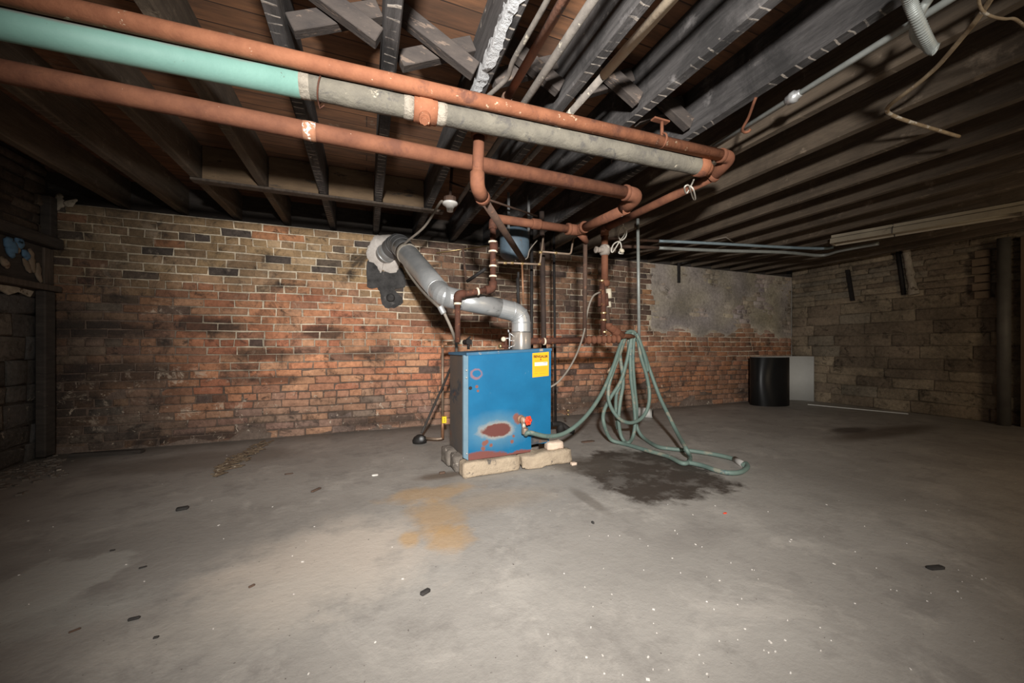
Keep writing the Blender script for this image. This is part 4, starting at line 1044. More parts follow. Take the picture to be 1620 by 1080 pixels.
mb = MB(); mb.tube([V((CXp+.01, RY-.02, cz(530))), V((CXp+.012, RY-.02, cz(480))), V((CXp, RY-.02, cz(470))), V((CXp-.005, RY-.02, cz(447)))], [.028, .028, .040, .026], 12); mb.tube([V((CXp-.04, RY-.03, cz(485))), V((CXp-.04, RY-.03, cz(460)))], .022, 10); mb.tube([V((CXp+.05, RY-.03, cz(484))), V((CXp+.035, RY-.03, cz(464)))], .025, 10); mb.build('valve_stack', M['rust_dark'], g)
for px, y, r in ((952, 444, .028), (950, 460, .018), (950, 481, .022), (955, 495, .034), (955, 506, .034), (956, 525, .032)):
    p = PY(px, y, RY-.025); mb = MB(); collar(mb, p, (0, 0, 1), r, .02); mb.build('brass_ring', M['brass'], g)
lz = PY(925, 538, RY).z
g = thing('supply_pipe', V((1.9, RY-.03, lz)), 'rusty horizontal pipe with ridged end running from the boiler to the green hose', 'pipe')
px0 = PY(868, 540, RY-.03); px1 = PY(978, 536, RY-.03)
MB().tube([px0+V((-.25, 0, 0)), px1.lerp(px0, .5)], .033, 14).build('plain_run', M['rust_dark'], g)
mb = MB(); a, b = px1.lerp(px0, .52), px1; n = 40; mb.tube([a.lerp(b, i/n) for i in range(n+1)], [.036+.008*math.cos(i*1.1)+(.004) for i in range(n+1)], 14); mb.build('ridged_run', M['rust'], g)
mb = MB(); collar(mb, PY(861, 540, RY-.035), (1, 0, 0), .037, .016); mb.build('white_ring', M['palering'], g)
cw = [PY(949, 462, RY-.05), PY(938, 469, 3.26), PY(930, 490, 3.26), PY(924, 525, 3.26), PY(914, 556, 3.24), PY(900, 583, 3.22), PY(884, 603, 3.2), PY(871, 612, 3.2)]
tag(MB().tube(spline(cw, 6), .010, 8).build('control_cable', M['cable'], base=cw[-1]), 'thin grey cable curving from the brass-ringed valve down behind the boiler', 'cable')

# ------------------------------------------------------------ electrical bits under the joists
ct = V((PY(1009, 400, 3.42).x, 3.42, ZJ-.003)); cb = PY(1011, 534, 3.42)
tag(MB().tube([ct, cb], .0175, 12).build('vertical_conduit', M['conduit'], base=cb), 'straight grey vertical conduit from the joists down to the hung hose', 'conduit')
for i, (pts, lb, m_) in enumerate((
    ([(1042, 381), (1130, 385), (1240, 391), (1300, 393), (1318, 391)], 'upper blue-grey horizontal conduit under the joists near the back wall', 'conduit_blue'),
    ([(1042, 392), (1130, 396), (1240, 399), (1298, 404), (1330, 396), (1390, 385)], 'lower grey-green horizontal conduit under the joists, bending along the stone wall', 'conduit'))):
    zz = ZJ-.022-.045*i
    P = [PZ(x, y, zz) for x, y in pts]
    g = thing('horizontal_conduit', P[0], lb, 'conduit', 'horizontal conduits near the back wall')
    MB().tube(spline(P, 5), .020+.004*i, 10).build('painted_length', M[m_], g)
    Q = [P[0], P[0]+(P[0]-P[1]).normalized()*.75]
    MB().tube(Q, .020+.004*i, 10).build('rusty_length', M['rust_brown'], g)['label'] = 'rusty end'
w = [PZ(1118, 381, ZJ-.012), PZ(1148, 375, ZJ-.008), PZ(1160, 383, ZJ-.012)]
tag(MB().tube(w, .007, 6).build('loose_wire', M['cable'], base=w[1]), 'small kinked wire rising above the blue-grey conduit', 'wire')
# conduit along the fourth joist, with coupling and hook
c0, c1 = PZ(1505, -2, ZJ-.05), PZ(1112, 243, ZJ-.05)
dc = (c0-c1).normalized(); c9 = c0 + dc*1.6
g = thing('long_conduit', c1, 'long straight grey conduit running under the joists to the top edge of the photo', 'conduit')
MB().tube([c9, c1], .016, 12).build('tube', M['conduit'], g)
mb = MB(); pc = c1 + dc*((PZ(1256, 156, ZJ-.05)-c1).dot(dc)); mb.lathe(pc-dc*.03, dc, [(0, .017), (.005, .026), (.025, .028), (.03, .032), (.05, .032), (.056, .024), (.075, .020), (.08, .017)], 14); mb.build('coupling', M['galv'], g)
hk = c1 + dc*((PZ(1180, 205, ZJ-.05)-c1).dot(dc))
mb = MB(); mb.tube(spline([PZ(1196, 154, ZJ-.002), PZ(1192, 164, ZJ-.02), PZ(1184, 186, ZJ-.045), PZ(1175, 203, ZJ-.072), PZ(1177, 209, ZJ-.078), PZ(1184, 208, ZJ-.075), PZ(1187, 204, ZJ-.065)], 5), .0085, 8)
tag(mb.build('pipe_hook', M['rust'], base=hk), 'rusty hook nailed to a joist holding the long grey conduit', 'hook')
wl_ = [PZ(1098, 283, 2.25), PZ(1094, 292, 2.24), PZ(1086, 306, 2.2), PZ(1083, 296, 2.2), PZ(1090, 294, 2.22), PZ(1096, 312, 2.2), PZ(1100, 315, 2.19), PZ(1097, 300, 2.2), PZ(1092, 294, 2.23)]
tag(MB().tube(spline(wl_, 5), .006, 6).build('wire_loop', M['whitewire'], base=wl_[0]), 'pale twisted wire loop hanging below the end of the grey lagged pipe', 'wire')
dw = [PY(984, 346, 3.2), PY(986, 356, 3.2), PY(991, 364, 3.2), PY(990, 374, 3.2), PY(983, 380, 3.2), PY(978, 372, 3.2), PY(982, 360, 3.2), PY(987, 358, 3.2), PY(988, 370, 3.2), PY(980, 382, 3.2), PY(970, 398, 3.2), PY(967, 396, 3.2), PY(971, 386, 3.2), PY(980, 382, 3.2), PY(983, 392, 3.2), PY(979, 400, 3.2), PY(986, 401, 3.2)]
g = thing('wire_bundle', dw[0], 'tangle of pale wires hanging in loops right of the corroded valve', 'wire')
MB().tube([V((dw[0].x, 3.2, ZJ-.003)), dw[0]], .008, 6).build('drop_wire', M['whitewire'], g)
MB().tube(spline(dw, 5), .007, 6).build('looped_wire', M['whitewire'], g)
mb = MB(); mb.lathe(PY(981, 394, 3.19), (.5, -.4, -.6), [(0, .018), (.03, .022), (.05, .012)], 10); mb.build('wire_cap', M['ivory'], g)
# flexible metal conduit hanging at the top right
fz = 2.36
fp = spline([PZ(1432, -30, 2.44), PZ(1439, 0, 2.42), PZ(1449, 26, 2.38), PZ(1463, 58, 2.34), PZ(1473, 76, 2.32), PZ(1481, 78, 2.31)], 26)
g = thing('flexible_conduit', fp[-1], 'ribbed grey flexible metal conduit looping down at the top right of the joists', 'conduit')
MB().tube(fp, [.0185 if i % 3 else .0225 for i in range(len(fp))], 12).build('ribbed_end', M['conduit'], g)
f2 = spline([PZ(1467, 74, 2.37), PZ(1450, 60, 2.38), PZ(1447, 44, 2.39), PZ(1457, 18, 2.41), PZ(1468, 0, 2.43), PZ(1482, -25, 2.44)], 10)
MB().tube(f2, .017, 10).build('smooth_loop', M['conduit'], g)
cl = [PZ(1580, -25, 2.46), PZ(1564, 4, 2.46), PZ(1543, 34, 2.46), PZ(1520, 62, 2.46), PZ(1500, 86, 2.46), PZ(1480, 108, 2.46), PZ(1450, 134, 2.46), PZ(1415, 160, 2.465), PZ(1403, 174, 2.47), PZ(1413, 183, 2.47), PZ(1440, 193, 2.465), PZ(1470, 202, 2.46), PZ(1517, 216, 2.45)]
tag(MB().tube(spline(cl, 6), .0105, 8).build('cloth_cable', M['cloth'], base=cl[-1]), 'old tan cloth-covered cable bent under the brown joists at the right', 'cable')
w = [PZ(1549, -20, 2.44), PZ(1549, 4, 2.43), PZ(1556, 19, 2.42), PZ(1572, 27, 2.42), PZ(1590, 30, 2.43), PZ(1605, 30, 2.43), PZ(1622, 42, 2.44)]
tag(MB().tube(spline(w, 6), .0055, 6).build('thin_wire', M['cloth'], base=w[2]), 'thin curly brown wire at the top right corner', 'wire')

# pipes running with the joists at the top centre
def along(px0, py0, px1, py1, z): 
    a, b = PZ(px0, py0, z), PZ(px1, py1, z); return a, b
GJ = 'pipes running along the joists'
a, b = along(892, 0, 800, 158, 2.455); a = ext(a, b, 1.3)
g = thing('brown_pipe', b, 'rust-brown pipe along the joists, next to the peeling white paint', 'pipe', GJ)
MB().tube([a, b], .022, 14).build('tube', M['rust_brown'] if 0 else nmat('rusted_brown_pipe', (.27, .12, .07), (.16, .085, .06), 8, .8, 0, .35, (.12, .10, .09), .58, 7), g)
mb = MB(); mb.tube(fillet([b+V((0, -.03, 0)), b+V((0, .02, 0)), b+V((0, .03, -.07))], .04, 4), .030, 12); mb.build('elbow', M['rust_brown'], g)
a, b = along(938, 0, 826, 168, 2.47); a = ext(a, b, 1.3)
e = b + (b-a).normalized()*1.6
tag(MB().tube([a, e], .020, 12).build('ashen_pipe', M['ashpipe'], base=b), 'ash-grey flaking pipe along the joists between the brown pipe and cream-topped pipe', 'pipe', GJ)
a, b = along(1061, 0, 955, 119, 2.455); a = ext(a, b, 1.3); e = b + (b-a).normalized()*1.9
g = thing('cream_pipe', b, 'pipe along the joists, cream wrapped near the top edge and bare grey beyond', 'pipe', GJ)
MB().tube([a, b], .0235, 14).build('cream_wrap', M['tan'], g)['label'] = 'cream wrapped length'
MB().tube([b-(b-a).normalized()*.01, e], .0190, 14).build('bare_length', M['ashpipe'], g)['label'] = 'bare grey length'
cp = [PZ(876, -25, 2.465), PZ(866, 0, 2.465), PZ(838, 50, 2.465), PZ(812, 96, 2.465), PZ(803, 122, 2.465), PZ(788, 138, 2.46), PZ(772, 152, 2.46)]
tag(MB().tube(spline(cp, 6), .0125, 10).build('joist_conduit', M['ashpipe'], base=cp[3]), 'narrow grey conduit with pale clips hugging the joist with peeling white paint', 'conduit')

# black bracket on the back wall
bk = PY(1076, 412, YB-.05)
g = thing('wall_bracket', PY(1076, 446, YB-.03), 'black iron bracket with a slanting arm fixed on the back wall under the conduits', 'bracket')
mb = MB(); lo_ = PY(1073, 447, YB-.03); hi_ = PY(1080, 405, YB-.002); hi_.x = lo_.x+.05; mb.box(V((lo_.x, YB-.035, lo_.z)), V((hi_.x, YB-.0045, hi_.z)), ch=.004); mb.build('plate', M['iron'], g)
mb = MB(); mb.tube([PY(1078, 416, YB-.05), PY(1128, 401, YB-.16)], .022, 6); mb.build('arm', M['iron'], g)
mb = MB()

# ------------------------------------------------------------ fluorescent fixture
fa, fb_ = PZ(1622, 330, 2.42), PZ(1316, 382, 2.42)
df = (fb_-fa).normalized(); sf = V((df.y, -df.x, 0)).normalized(); up = V((0, 0, 1)); fl = (fb_-fa).length
g = thing('strip_light', fa.lerp(fb_, .5), 'long dusty unlit fluorescent fixture hung under the joists along the right wall', 'light')
sec = [(-.11, -.045), (-.085, .02), (-.035, .04), (-.03, .075), (.03, .075), (.035, .04), (.085, .02), (.11, -.045), (.104, -.045), (.078, .012), (.0, .030), (-.078, .012), (-.104, -.045)]
mb = MB(); pts = [fa + sf*x + up*z for x, z in sec]; n = len(pts)
mb.v += pts + [p + df*fl for p in pts]
for i in range(n): mb.face((i, (i+1) % n, n+(i+1) % n, n+i))
mb.face(list(range(n))[::-1]); mb.face(list(range(n, 2*n))); mb.build('reflector', M['fixture'], g)
for s in (-.045, .045): MB().tube([fa+sf*s+up*-.012+df*.03, fa+sf*s+up*-.012+df*(fl-.03)], .017, 12).build('tube', nmat('dusty_tube', (.42, .37, .28), (.34, .29, .21), 6, .4), g)
for e_ in (.0, fl-.02): 
    mb = MB(); mb.prism([fa+df*e_+sf*x+up*z for x, z in ((-.108, -.045), (-.085, .02), (.085, .02), (.108, -.045))], df*.02); mb.build('end_cap', M['fixture'], g)
mb = MB(); wp = fa+df*(fl*.62)
mb.tube([wp+sf*-.03+up*.07, wp+sf*-.035+up*(ZJ-2.42)], .006, 6); mb.tube([wp+sf*.11+up*-.05, wp+sf*.02+up*.078, wp+sf*-.09+up*.02, wp+sf*-.112+up*-.05], .005, 6); mb.build('hanging_wire', M['cable_dark'], g)

# ------------------------------------------------------------ green hose
GRY = 3.36
def hz(x, y, Y): return PY(860+x/3.2735, 480+y/3.2735, Y)
def hf(x, y, z=.024): return PZ(860+x/3.2735, 480+y/3.2735, z)
g = thing('garden_hose', hf(420, 725, 0), 'long green rubber hose hung in loops by the riser and running to the boiler valve', 'hose')
R = .0195
vm = bp(vu+.008, -.066, vz-.07)
runs = [
 [vm, vm+V((.01, -.004, -.05)), PY(838, 684, 2.86), PY(868, 690, 2.90), PY(897, 683, 2.98), PY(928, 657, 3.08), PY(953, 620, 3.2), PY(970, 580, 3.28), PY(980, 550, 3.33), PY(987, 532, GRY), PY(996, 528, GRY+.02), PY(1005, 534, GRY+.03), hz(515, 240, GRY+.02), hz(545, 330, GRY), hz(600, 480, 3.22), hz(650, 585, 3.05), hz(695, 675, 2.86), hf(740, 755, .12), hf(758, 795), hf(752, 820), hf(715, 826), hf(640, 790), hf(540, 762), hf(450, 735), hf(400, 722), hf(345, 700, .06), hz(312, 620, 3.30), hz(312, 560, 3.34), hz(345, 490, 3.36), hz(400, 400, GRY), hz(432, 290, GRY+.01), hz(450, 200, GRY), hz(462, 150, GRY)],
 [hz(345, 352, 3.30), hz(372, 300, 3.32), hz(400, 235, 3.34), hz(420, 175, GRY), hz(440, 146, GRY+.02), hz(470, 150, GRY+.02), hz(488, 190, GRY), hz(505, 280, GRY), hz(535, 380, GRY-.02), hz(548, 470, GRY-.04), hz(538, 545, GRY-.06), hz(505, 595, GRY-.08), hz(455, 617, GRY-.10), hz(405, 605, GRY-.10), hz(362, 560, GRY-.08), hz(337, 500, GRY-.06), hz(338, 425, GRY-.04), hz(362, 345, GRY-.03), hz(398, 250, GRY-.02), hz(425, 170, GRY)],
 [hz(418, 170, GRY+.03), hz(395, 250, GRY+.03), hz(412, 400, GRY+.02), hz(398, 500, GRY+.0), hz(388, 600, GRY-.02), hz(400, 680, 3.33), hf(420, 715, .03), hf(437, 722, .03), hz(462, 690, 3.30), hz(474, 610, 3.32), hz(466, 500, GRY-.02), hz(452, 380, GRY-.02), hz(450, 260, GRY-.01), hz(458, 165, GRY)],
 [hz(440, 165, GRY+.05), hz(438, 260, GRY+.05), hz(405, 400, GRY+.06), hz(378, 470, GRY+.08), hz(375, 560, GRY+.08), hz(385, 650, GRY+.05)],
 [hz(470, 160, GRY+.0), hz(462, 280, GRY+.01), hz(470, 420, GRY+.02), hz(482, 540, GRY+.04), hz(480, 620, GRY+.08), hz(497, 670, 3.40), hf(530, 705), hf(590, 740), hf(660, 752), hf(760, 762), hf(850, 775), hf(930, 790), hf(990, 806)],
 [hz(480, 155, GRY-.02), hz(500, 200, GRY-.03), hz(525, 280, GRY-.03), hz(540, 350, GRY-.02)],
 [hf(745, 822), hf(820, 838), hf(890, 862), hf(960, 876), hf(1020, 872), hf(1055, 848, .03), hf(1048, 828, .035), hf(1035, 836, .03)],
]
for i, r_ in enumerate(runs):
    P = spline(r_, 7)
    m = MB(); m.tube(P, R if i != 3 else .019, 12); m.build('hose_length', M['hose'], g)
m = MB(); m.tube([hz(352, 337, 3.305), hz(340, 358, 3.295)], [.024, .026], 10); m.build('hose_end', M['hose_end'], g)['label'] = 'tan wrapped hose end'
m = MB(); q0, q1 = hf(990, 806), hf(1035, 834); m.tube([q0, q1], .027, 10); m.build('tape_splice', nmat('clear_tape', (.42, .40, .37), (.34, .32, .30), 10, .4), g)['label'] = 'pale taped splice'
m = MB(); q = vm+V((.004, -.002, -.022)); collar(m, q, (0, 0, 1), .029, .05); m.build('hose_coupling', M['copper_grey'], g)
hk0 = hz(455, 158, GRY+.02)
tag(MB().tube([el+V((-.01, 0, 0)), el+V((.02, .01, .005)), V((hk0.x+.06, GRY+.02, el.z-.0))], .028, 10).build('pipe_stub', M['rust'], base=el), 'rusty pipe stub at the foot of the riser carrying the hung hose', 'pipe')

# white bottle behind the hose
q0 = PZ(1018, 655, .0)
g = thing('white_canister', q0, 'small white canister with a dark open end lying on the floor behind the hose', 'canister')
m_a, m_b = V((3.77, 4.50, .074)), V((3.90, 4.34, .074)); ax = (m_b-m_a).normalized(); cpt = m_a+ax*.14; cl_ = min(.46, (m_b-m_a).length)
mb = MB(); mb._lathe(cpt-ax*.14, ax, [(0, .001), (0, .06), (.01, .073), (cl_, .073), (cl_+.002, .058)], 20, True, 0); mb.build('shell', M['white_sheet'], g)
mb = MB(); mb._lathe(cpt-ax*.14, ax, [(cl_+.002, .0585), (cl_-.05, .057), (cl_-.05, .001)], 20, True, 0); mb.build('dark_mouth', M['iron'], g)

# ------------------------------------------------------------ rolled sheet in the corner: black outside, white inside
HS = .86
xr = PZ(1290, 632, 0); 
gb = V((6.9, 4.72, 0))
ctl = [V((XR-.05, 4.56, 0)), V((XR-.12, 4.72, 0)), V((7.74, 4.86, 0)), V((7.40, 4.93, 0)), V((7.02, 4.93, 0)), V((6.70, 4.86, 0)), V((6.47, 4.72, 0)), V((6.46, 4.56, 0)), V((6.62, 4.42, 0)), V((6.85, 4.36, 0)), V((7.02, 4.40, 0))]
P = spline(ctl, 8)
g = thing('rolled_sheet', gb, 'curled plastic sheet standing in the back corner, black outside and white inside', 'sheet')
def ribbon(off, mat, name, top=HS):
    m = MB(); n = len(P); Q = []
    for i in range(n):
        d = (P[min(i+1, n-1)]-P[max(i-1, 0)]).normalized(); nn = V((-d.y, d.x, 0))
        Q.append((P[i]+nn*off[0], P[i]+nn*off[1]))
    for a_, b_ in Q: m.v += [a_, b_, b_+V((0, 0, top)), a_+V((0, 0, top))]
    for i in range(n-1):
        for k in range(4): m.face((i*4+k, i*4+(k+1) % 4, i*4+4+(k+1) % 4, i*4+4+k), True)
    m.face((0, 1, 2, 3)); m.face([(n-1)*4+k for k in (3, 2, 1, 0)])
    return m.build(name, mat, g)
ribbon((.0005, .005), M['white_sheet'], 'white_face')['label'] = 'white inner face'
ribbon((-.005, -.0005), M['black_sheet'], 'black_face')['label'] = 'black outer face'
a, b = PZ(1266, 634, .0), PZ(1437, 655, .0)
a = V((min(a.x, XR-.1), a.y, 0)); a = PZ(1278, 640, 0)
mb = MB(); d = (b-a).normalized(); s_ = V((-d.y, d.x, 0))
mb.prism([a-s_*.016, b-s_*.016, b+s_*.016, a+s_*.016], (0, 0, .014)); tag(mb.build('trim_strip', M['white_sheet'], base=a), 'thin pale strip lying on the floor before the right wall', 'strip')

# ------------------------------------------------------------ left wall window stuffed with rags
def xl(px, py, X=XL): return PX(px, py, X)
wy0, wy1 = 4.96, 3.9
o = struct(MB().box((XL+.002, 3.6, 1.99), (XL+.13, 4.985, 2.09), ch=.012).build('window_1', M['wood_dark'], base=(XL, 4.4, 2.0)))
MB().box((XL+.002, 3.6, 1.575), (XL+.12, 4.975, 1.63), ch=.006).build('window_sill', M['wood_grey'], o)
MB().box((XL+.002, 4.86, 1.64), (XL+.06, 4.975, 1.985), ch=.006).build('window_jamb', M['wood_grey'], o)
MB().box((XL+.002, 4.90, 2.095), (XL+.08, 4.985, 2.485), ch=.006).build('window_jamb', M['wood_dark'], o)
MB().box((XL+.03, 3.6, 1.635), (XL+.045, 4.88, 1.985)).build('window_board', M['wood_dark'], o)
def rag(y0, z0, y1, z1, w, mat, label, seed):
    random.seed(seed); a = V((XL+.065, y0, z0)); b = V((XL+.07, y1, z1)); n = 10
    P = [a.lerp(b, i/n)+V((.012*nz(i*.5, seed, 1, 1), .02*nz(i*.4, seed, 1, 2), .0)) for i in range(n+1)]
    m = MB(); m.tube(P, [w*(.35+.65*math.sin(math.pi*min(1, (i+.6)/(n+1))))*(1+.25*nz(i*.9, seed, 1, 3)) for i in range(n+1)], 10)
    for k in range(len(m.v)): m.v[k].x = XL+.05+(m.v[k].x-XL-.05)*.45
    tag(m.build('stuffed_rag', mat, base=b), label, 'rag', 'rags stuffed in the left window')
py = lambda px, p: PX(px, p, XL+.06)
def R_(x0, y0, x1, y1, w, mat, lb, sd):
    a, b = py(x0/4.5, 240+y0/4.5), py(x1/4.5, 240+y1/4.5); rag(a.y, a.z, b.y, b.z, w, mat, lb, sd)
R_(65, 610, 100, 750, .055, M['rag_blue'], 'broad blue rag stuffed in the left window under the dark rail', 1)
R_(140, 610, 150, 690, .045, M['rag_blue'], 'short blue rag right of the broad blue rag in the left window', 2)
R_(185, 700, 195, 770, .035, M['rag_blue'], 'small blue scrap between tan slats in the left window', 3)
R_(170, 760, 220, 865, .030, M['rag_tan'], 'tan rag slanting below the small blue scrap in the left window', 4)
R_(215, 690, 240, 860, .035, M['rag_tan'], 'pale tan rag right of the small blue scrap in the left window', 5)
R_(270, 790, 290, 930, .032, M['rag_tan'], 'tan rag nearest the brick wall in the left window', 6)
R_(20, 750, 60, 830, .034, M['rag_tan'], 'tan rag low at the left edge of the left window', 7)
R_(100, 640, 135, 720, .030, M['rag_tan'], 'brown rag wedged between the two upper blue rags', 8)
mb = MB(); mb.box((XL+.028, 4.80, .02), (XL+.10, 4.93, 1.57), ch=.01); tag(mb.build('corner_post', M['wood_dark'], base=(XL+.06, 4.86, .02)), 'rough upright timber in the left corner under the window sill', 'post')
mb = MB()
random.seed(5); pts = [PY(88, 310, YB), PY(93, 306, YB), PY(99, 308, YB), PY(100, 316, YB), PY(108, 320, YB), PY(118, 316, YB), PY(113, 324, YB), PY(102, 326, YB), (PY(96, 330, YB)), PY(89, 332, YB)]
wall_patch([((p[0]), p[1]) for p in ((88, 310), (93, 306), (99, 308), (101, 318), (109, 322), (124, 315), (114, 326), (103, 326), (96, 330), (89, 332))], 'plaster_patch', M['whitewash'], 'pale plaster scrap at the top left corner of the brick wall', 'patch', .012, 0, 0, 1)
p0, p1 = PX(8, 448, XL+.03), PX(62, 452, XL+.03)
m = MB(); random.seed(9)
base_ = V((XL+.012, 4.55, 1.52))
q = [V((XL+.026, 4.38, 1.565)), V((XL+.026, 4.60, 1.570)), V((XL+.026, 4.78, 1.555)), V((XL+.026, 4.74, 1.50)), V((XL+.026, 4.62, 1.53)), V((XL+.026, 4.52, 1.49)), V((XL+.026, 4.42, 1.53))]
m.prism(q, (.012, 0, 0)); tag(m.build('plaster_patch', M['whitewash'], base=base_), 'pale plaster lump under the left window sill', 'patch')

# right wall: blocked opening, post and boarding
o = struct(MB().prism([V((XR-.02, PX(1354, 470, XR).y, 1.86)), V((XR-.02, PX(1346, 418, XR).y, 2.42)), V((XR-.02, PX(1346, 418, XR).y+.05, 2.42)), V((XR-.02, PX(1354, 470, XR).y+.05, 1.86))], (-.045, 0, 0)).build('window_2', M['iron'], base=(XR, 3.6, 2.0)))  # dark strip standing in for the shaded gap at the recess edge
a, b = PX(1432, 388, XR-.05), PX(1446, 466, XR-.05)
mb = MB(); n = 12; mb.tube([a.lerp(b, i/n)+V((0, .01*nz(i*.7, 2, 1, 1), 0)) for i in range(n+1)], [.048+.012*nz(i*.8, 5, 1, 4)+(.02 if i > 10 else 0) for i in range(n+1)], 8); mb.build('window_jamb', M['whitewash'], o)['label'] = 'whitewashed jamb'
mb = MB(); a2, b2 = PX(1419, 388, XR-.03), PX(1430, 466, XR-.03); mb.tube([a2, b2], .03, 6); mb.build('gap_strip', M['iron'], o)  # added dark strip for the shaded gap beside the jamb
pp = PX(1586, 668, XR-.18); 
mb = MB(); mb.tube([V((XR-.14, pp.y, 0)), V((XR-.14, pp.y, ZJ-.004))], .06, 14)
tag(mb.build('corner_pipe', nmat('grey_downpipe', (.16, .15, .13), (.11, .10, .088), 5, .6, .1, .1), base=(XR-.14, pp.y, 0)), 'thick dark grey vertical pipe in front of the right wall', 'pipe')
mb = MB(); mb.box((XR-.09, -1.2, 0), (XR-.017, pp.y-.12, 2.49), ch=.004); struct(mb.build('trim_2', M['board'], base=(XR, 1, 0)))
mb = MB(); random.seed(31)
for i in range(6): mb.box((XR-.07+random.uniform(-.01, .01), pp.y+.14, 1.72+i*.115), (XR-.015, pp.y+.30+random.uniform(-.02, .02), 1.82+i*.115), ch=.008)
struct(mb.build('trim_3', nmat('pier_bricks', (.26, .19, .13), (.15, .11, .075), 6, .9, 0, .5), base=(XR, pp.y+.2, 1.72)))

# ------------------------------------------------------------ floor debris
def chip(px, py, lx, ly, h, mat, name, label, cat, seed, group=None, rot=0.0):
    p = PZ(px, py, 0); Mx = Matrix.Translation(p) @ Matrix.Rotation(rot, 4, 'Z')
    rock((-lx/2, -ly/2, 0), (lx/2, ly/2, h), mat, name, label, cat, group, seed, min(lx, ly)*.12, 3, Mx, 1.5)
chip(673, 938, .045, .024, .014, M['chip_dark'], 'coal_lump', 'dark lump on the bare floor near the bottom centre', 'lump', 21, None, .5)
chip(288, 806, .060, .040, .018, M['chip_dark'], 'dry_leaf', 'dark curled leaf on the floor at the left, alone', 'leaf', 22, None, .2)
chip(500, 776, .085, .022, .012, M['chip_brown'], 'wood_chip', 'brown wood chip on the floor between the leaf and the boiler', 'chip', 23, None, .9)
chip(212, 980, .035, .012, .010, M['chip_dark'], 'wood_chip', 'small dark stick at the lower left of the floor', 'chip', 24, None, .1)
chip(118, 998, .030, .008, .006, M['chip_brown'], 'wood_chip', 'thin brown splinter lying left of the small dark stick', 'chip', 25, None, .5)
chip(178, 871, .020, .010, .006, M['chip_dark'], 'wood_chip', 'tiny dark crumb above the small dark stick on the left floor', 'chip', 26)
chip(226, 898, .028, .010, .006, M['chip_dark'], 'wood_chip', 'short dark splinter right of the tiny crumb on the left floor', 'chip', 27, None, .3)
chip(247, 1009, .016, .010, .006, M['chip_dark'], 'wood_chip', 'dark speck just below the small dark stick', 'chip', 28)
chip(398, 928, .026, .010, .008, M['chip_brown'], 'wood_chip', 'brown chip on the pale scoured floor patch', 'chip', 29, None, .7)
chip(457, 750, .060, .020, .008, M['chip_brown'], 'wood_chip', 'flat brown chip near the splinter pile by the brick wall', 'chip', 30, None, .1)
chip(1480, 899, .080, .030, .012, M['chip_dark'], 'debris_clump', 'dark clump on the dim floor at the right', 'clump', 31, None, -.3)
chip(938, 828, .012, .022, .012, M['chip_dark'], 'wood_chip', 'small dark bit on the floor below the wet stain', 'chip', 32)
chip(593, 752, .05, .03, .012, M['chip_white'], 'plaster_chip', 'pale chip on the floor left of the concrete blocks', 'chip', 33)
chip(700, 749, .05, .03, .02, M['chip_brown'], 'brick_fragment', 'brown fragment at the left foot of the concrete blocks', 'fragment', 34)
chip(1147, 812, .028, .012, .006, M['red'], 'red_scrap', 'tiny red scrap on the floor beyond the wet stain', 'scrap', 35)
chip(930, 699, .16, .05, .012, M['chip_brown'], 'floor_disc', 'flat brown scrap on the floor between boiler blocks and hose', 'scrap', 36)
a, b = PZ(112, 723, 0), PZ(226, 716, 0)
mb = MB(); d = (b-a).normalized(); s_ = V((-d.y, d.x, 0))
mb.prism([a-s_*.03, b-s_*.035, b+s_*.03, a+s_*.028], (0, 0, .035)); tag(mb.build('timber_strip', M['wood_dark'], base=a), 'dark timber strip lying along the foot of the brick wall at left', 'timber')
# piles nobody could count
mb = MB(); random.seed(12)
for i in range(170):
    t = random.random(); p = PZ(338+75*t+random.gauss(0, 5), 750-46*t+random.gauss(0, 3.0), 0); l = random.uniform(.02, .10); an = random.gauss(.95, .5); h = random.uniform(.003, .03)*math.exp(-abs(random.gauss(0, .5)))
    d = V((math.cos(an), math.sin(an), random.uniform(-.1, .1)))*l; w_ = random.uniform(.004, .012)
    s_ = V((-math.sin(an), math.cos(an), 0))*w_; z_ = V((0, 0, max(h, .003)))
    mb.prism([p-s_+z_*.5+V((0, 0, .004)), p+d-s_+z_*.5+V((0, 0, .004)), p+d+s_+z_*.5+V((0, 0, .004)), p+s_+z_*.5+V((0, 0, .004))], (0, 0, .004))
for i in range(len(mb.v)): mb.v[i].z = max(mb.v[i].z, .001)
tag(mb.build('wood_splinters', M['splinter'], base=PZ(375, 730, 0)), 'scattered heap of wood splinters on the floor by the left brick wall', 'splinters', None, 'stuff')
mb = MB(); random.seed(13)
for i in range(260):
    t = random.random(); p = PZ(max(-60, 95-140*t+random.gauss(0, 14)), 722+26*t+abs(random.gauss(0, 14)), 0)
    if p.x < XL+.03: p.x = XL+.03+random.random()*.25
    s_ = random.uniform(.006, .028); h = s_*random.uniform(.3, .7); an = random.random()*3
    Mx = Matrix.Translation(p) @ Matrix.Rotation(an, 4, 'Z'); mb.box((-s_, -s_*.6, 0), (s_, s_*.6, h), M=Mx, mi=0)
tag(mb.build('plaster_rubble', M['stonework'] if 0 else M['stone_dark'], base=PZ(60, 735, 0)), 'grey plaster rubble along the foot of the left stone wall', 'rubble', None, 'stuff')
mb = MB(); random.seed(14)
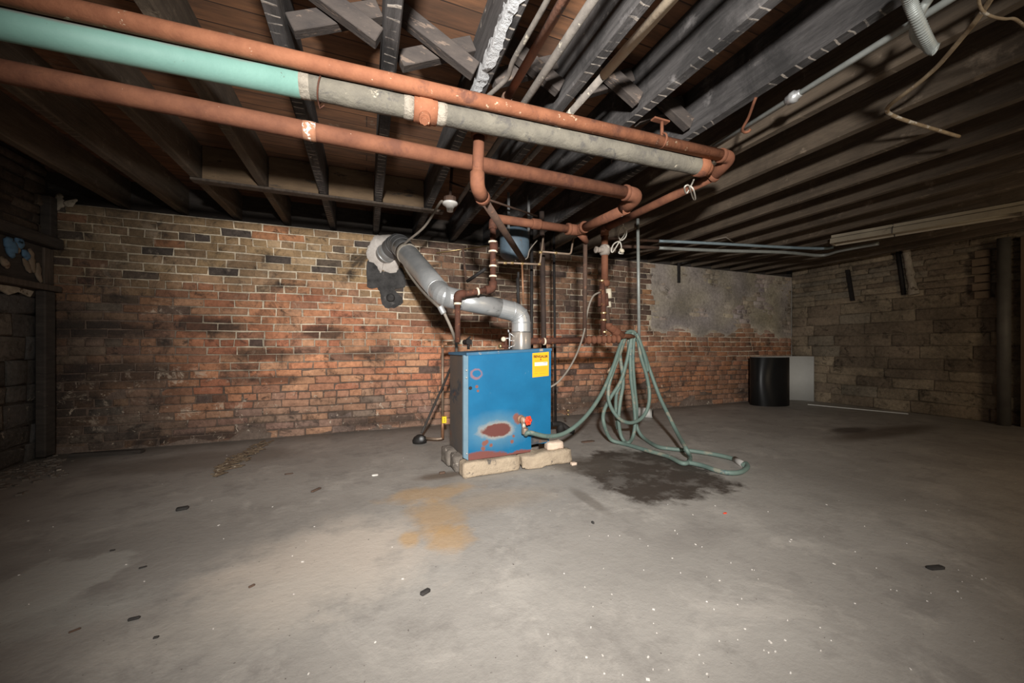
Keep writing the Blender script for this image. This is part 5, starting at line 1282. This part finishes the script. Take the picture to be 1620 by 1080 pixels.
for i in range(110):
    if i < 85: px, py = random.uniform(860, 1560), random.uniform(790, 1078)
    else: px, py = random.uniform(20, 640), random.uniform(720, 1070)
    p = PZ(px, py, 0); s_ = random.uniform(.0015, .0035) if random.random() < .9 else random.uniform(.004, .006); an = random.random()*3
    Mx = Matrix.Translation(p) @ Matrix.Rotation(an, 4, 'Z'); mb.box((-s_, -s_*.6, 0), (s_, s_*.6, .0025), M=Mx)
tag(mb.build('paint_flakes', M['chip_white'], base=(1.2, 2, 0)), 'tiny white paint flakes scattered over the concrete floor', 'flakes', None, 'stuff')

# ------------------------------------------------------------ light: camera-side flash, and an added warm fill standing in for room bounce
def spot(name, loc, tgt, e, ang, blend, rad, col):
    l = bpy.data.lights.new(name, 'SPOT'); l.energy = e; l.spot_size = math.radians(ang); l.spot_blend = blend; l.shadow_soft_size = rad*K; l.color = col
    o = bpy.data.objects.new(name, l); COL.objects.link(o); o.location = V(loc)*K
    o.rotation_euler = (V(tgt)-V(loc)).to_track_quat('-Z', 'Y').to_euler(); return o
def pointl(name, loc, e, rad, col):
    l = bpy.data.lights.new(name, 'POINT'); l.energy = e; l.shadow_soft_size = rad*K; l.color = col
    o = bpy.data.objects.new(name, l); COL.objects.link(o); o.location = V(loc)*K; return o
spot('camera_flash', (-.15, -.75, 1.78), (1.35, 3.4, 1.30), 900, 103, 1.0, .10, (1.0, .975, .94))
pointl('warm_fill', (4.6, -1.6, 1.9), 72, .5, (1.0, .80, .56))

w = bpy.data.worlds.new('basement_air'); bpy.context.scene.world = w; w.use_nodes = True
w.node_tree.nodes['Background'].inputs[0].default_value = (.95, .85, .72, 1); w.node_tree.nodes['Background'].inputs[1].default_value = .07

cam = bpy.data.cameras.new('camera'); co = bpy.data.objects.new('camera', cam); COL.objects.link(co)
co.location = (0, 0, H*K); co.rotation_euler = (math.pi/2, 0, -YAW)
cam.sensor_width = 36; cam.lens = F_PX/1620*36; cam.shift_y = 8/1620; cam.clip_start = .02
sc = bpy.context.scene; sc.camera = co
sc.view_settings.view_transform = 'Standard'; sc.view_settings.look = 'None'; sc.view_settings.exposure = 0.0; sc.view_settings.gamma = 1; sc.view_settings.use_curve_mapping = False
for o in bpy.data.objects:
    if '_b' in o: del o['_b']
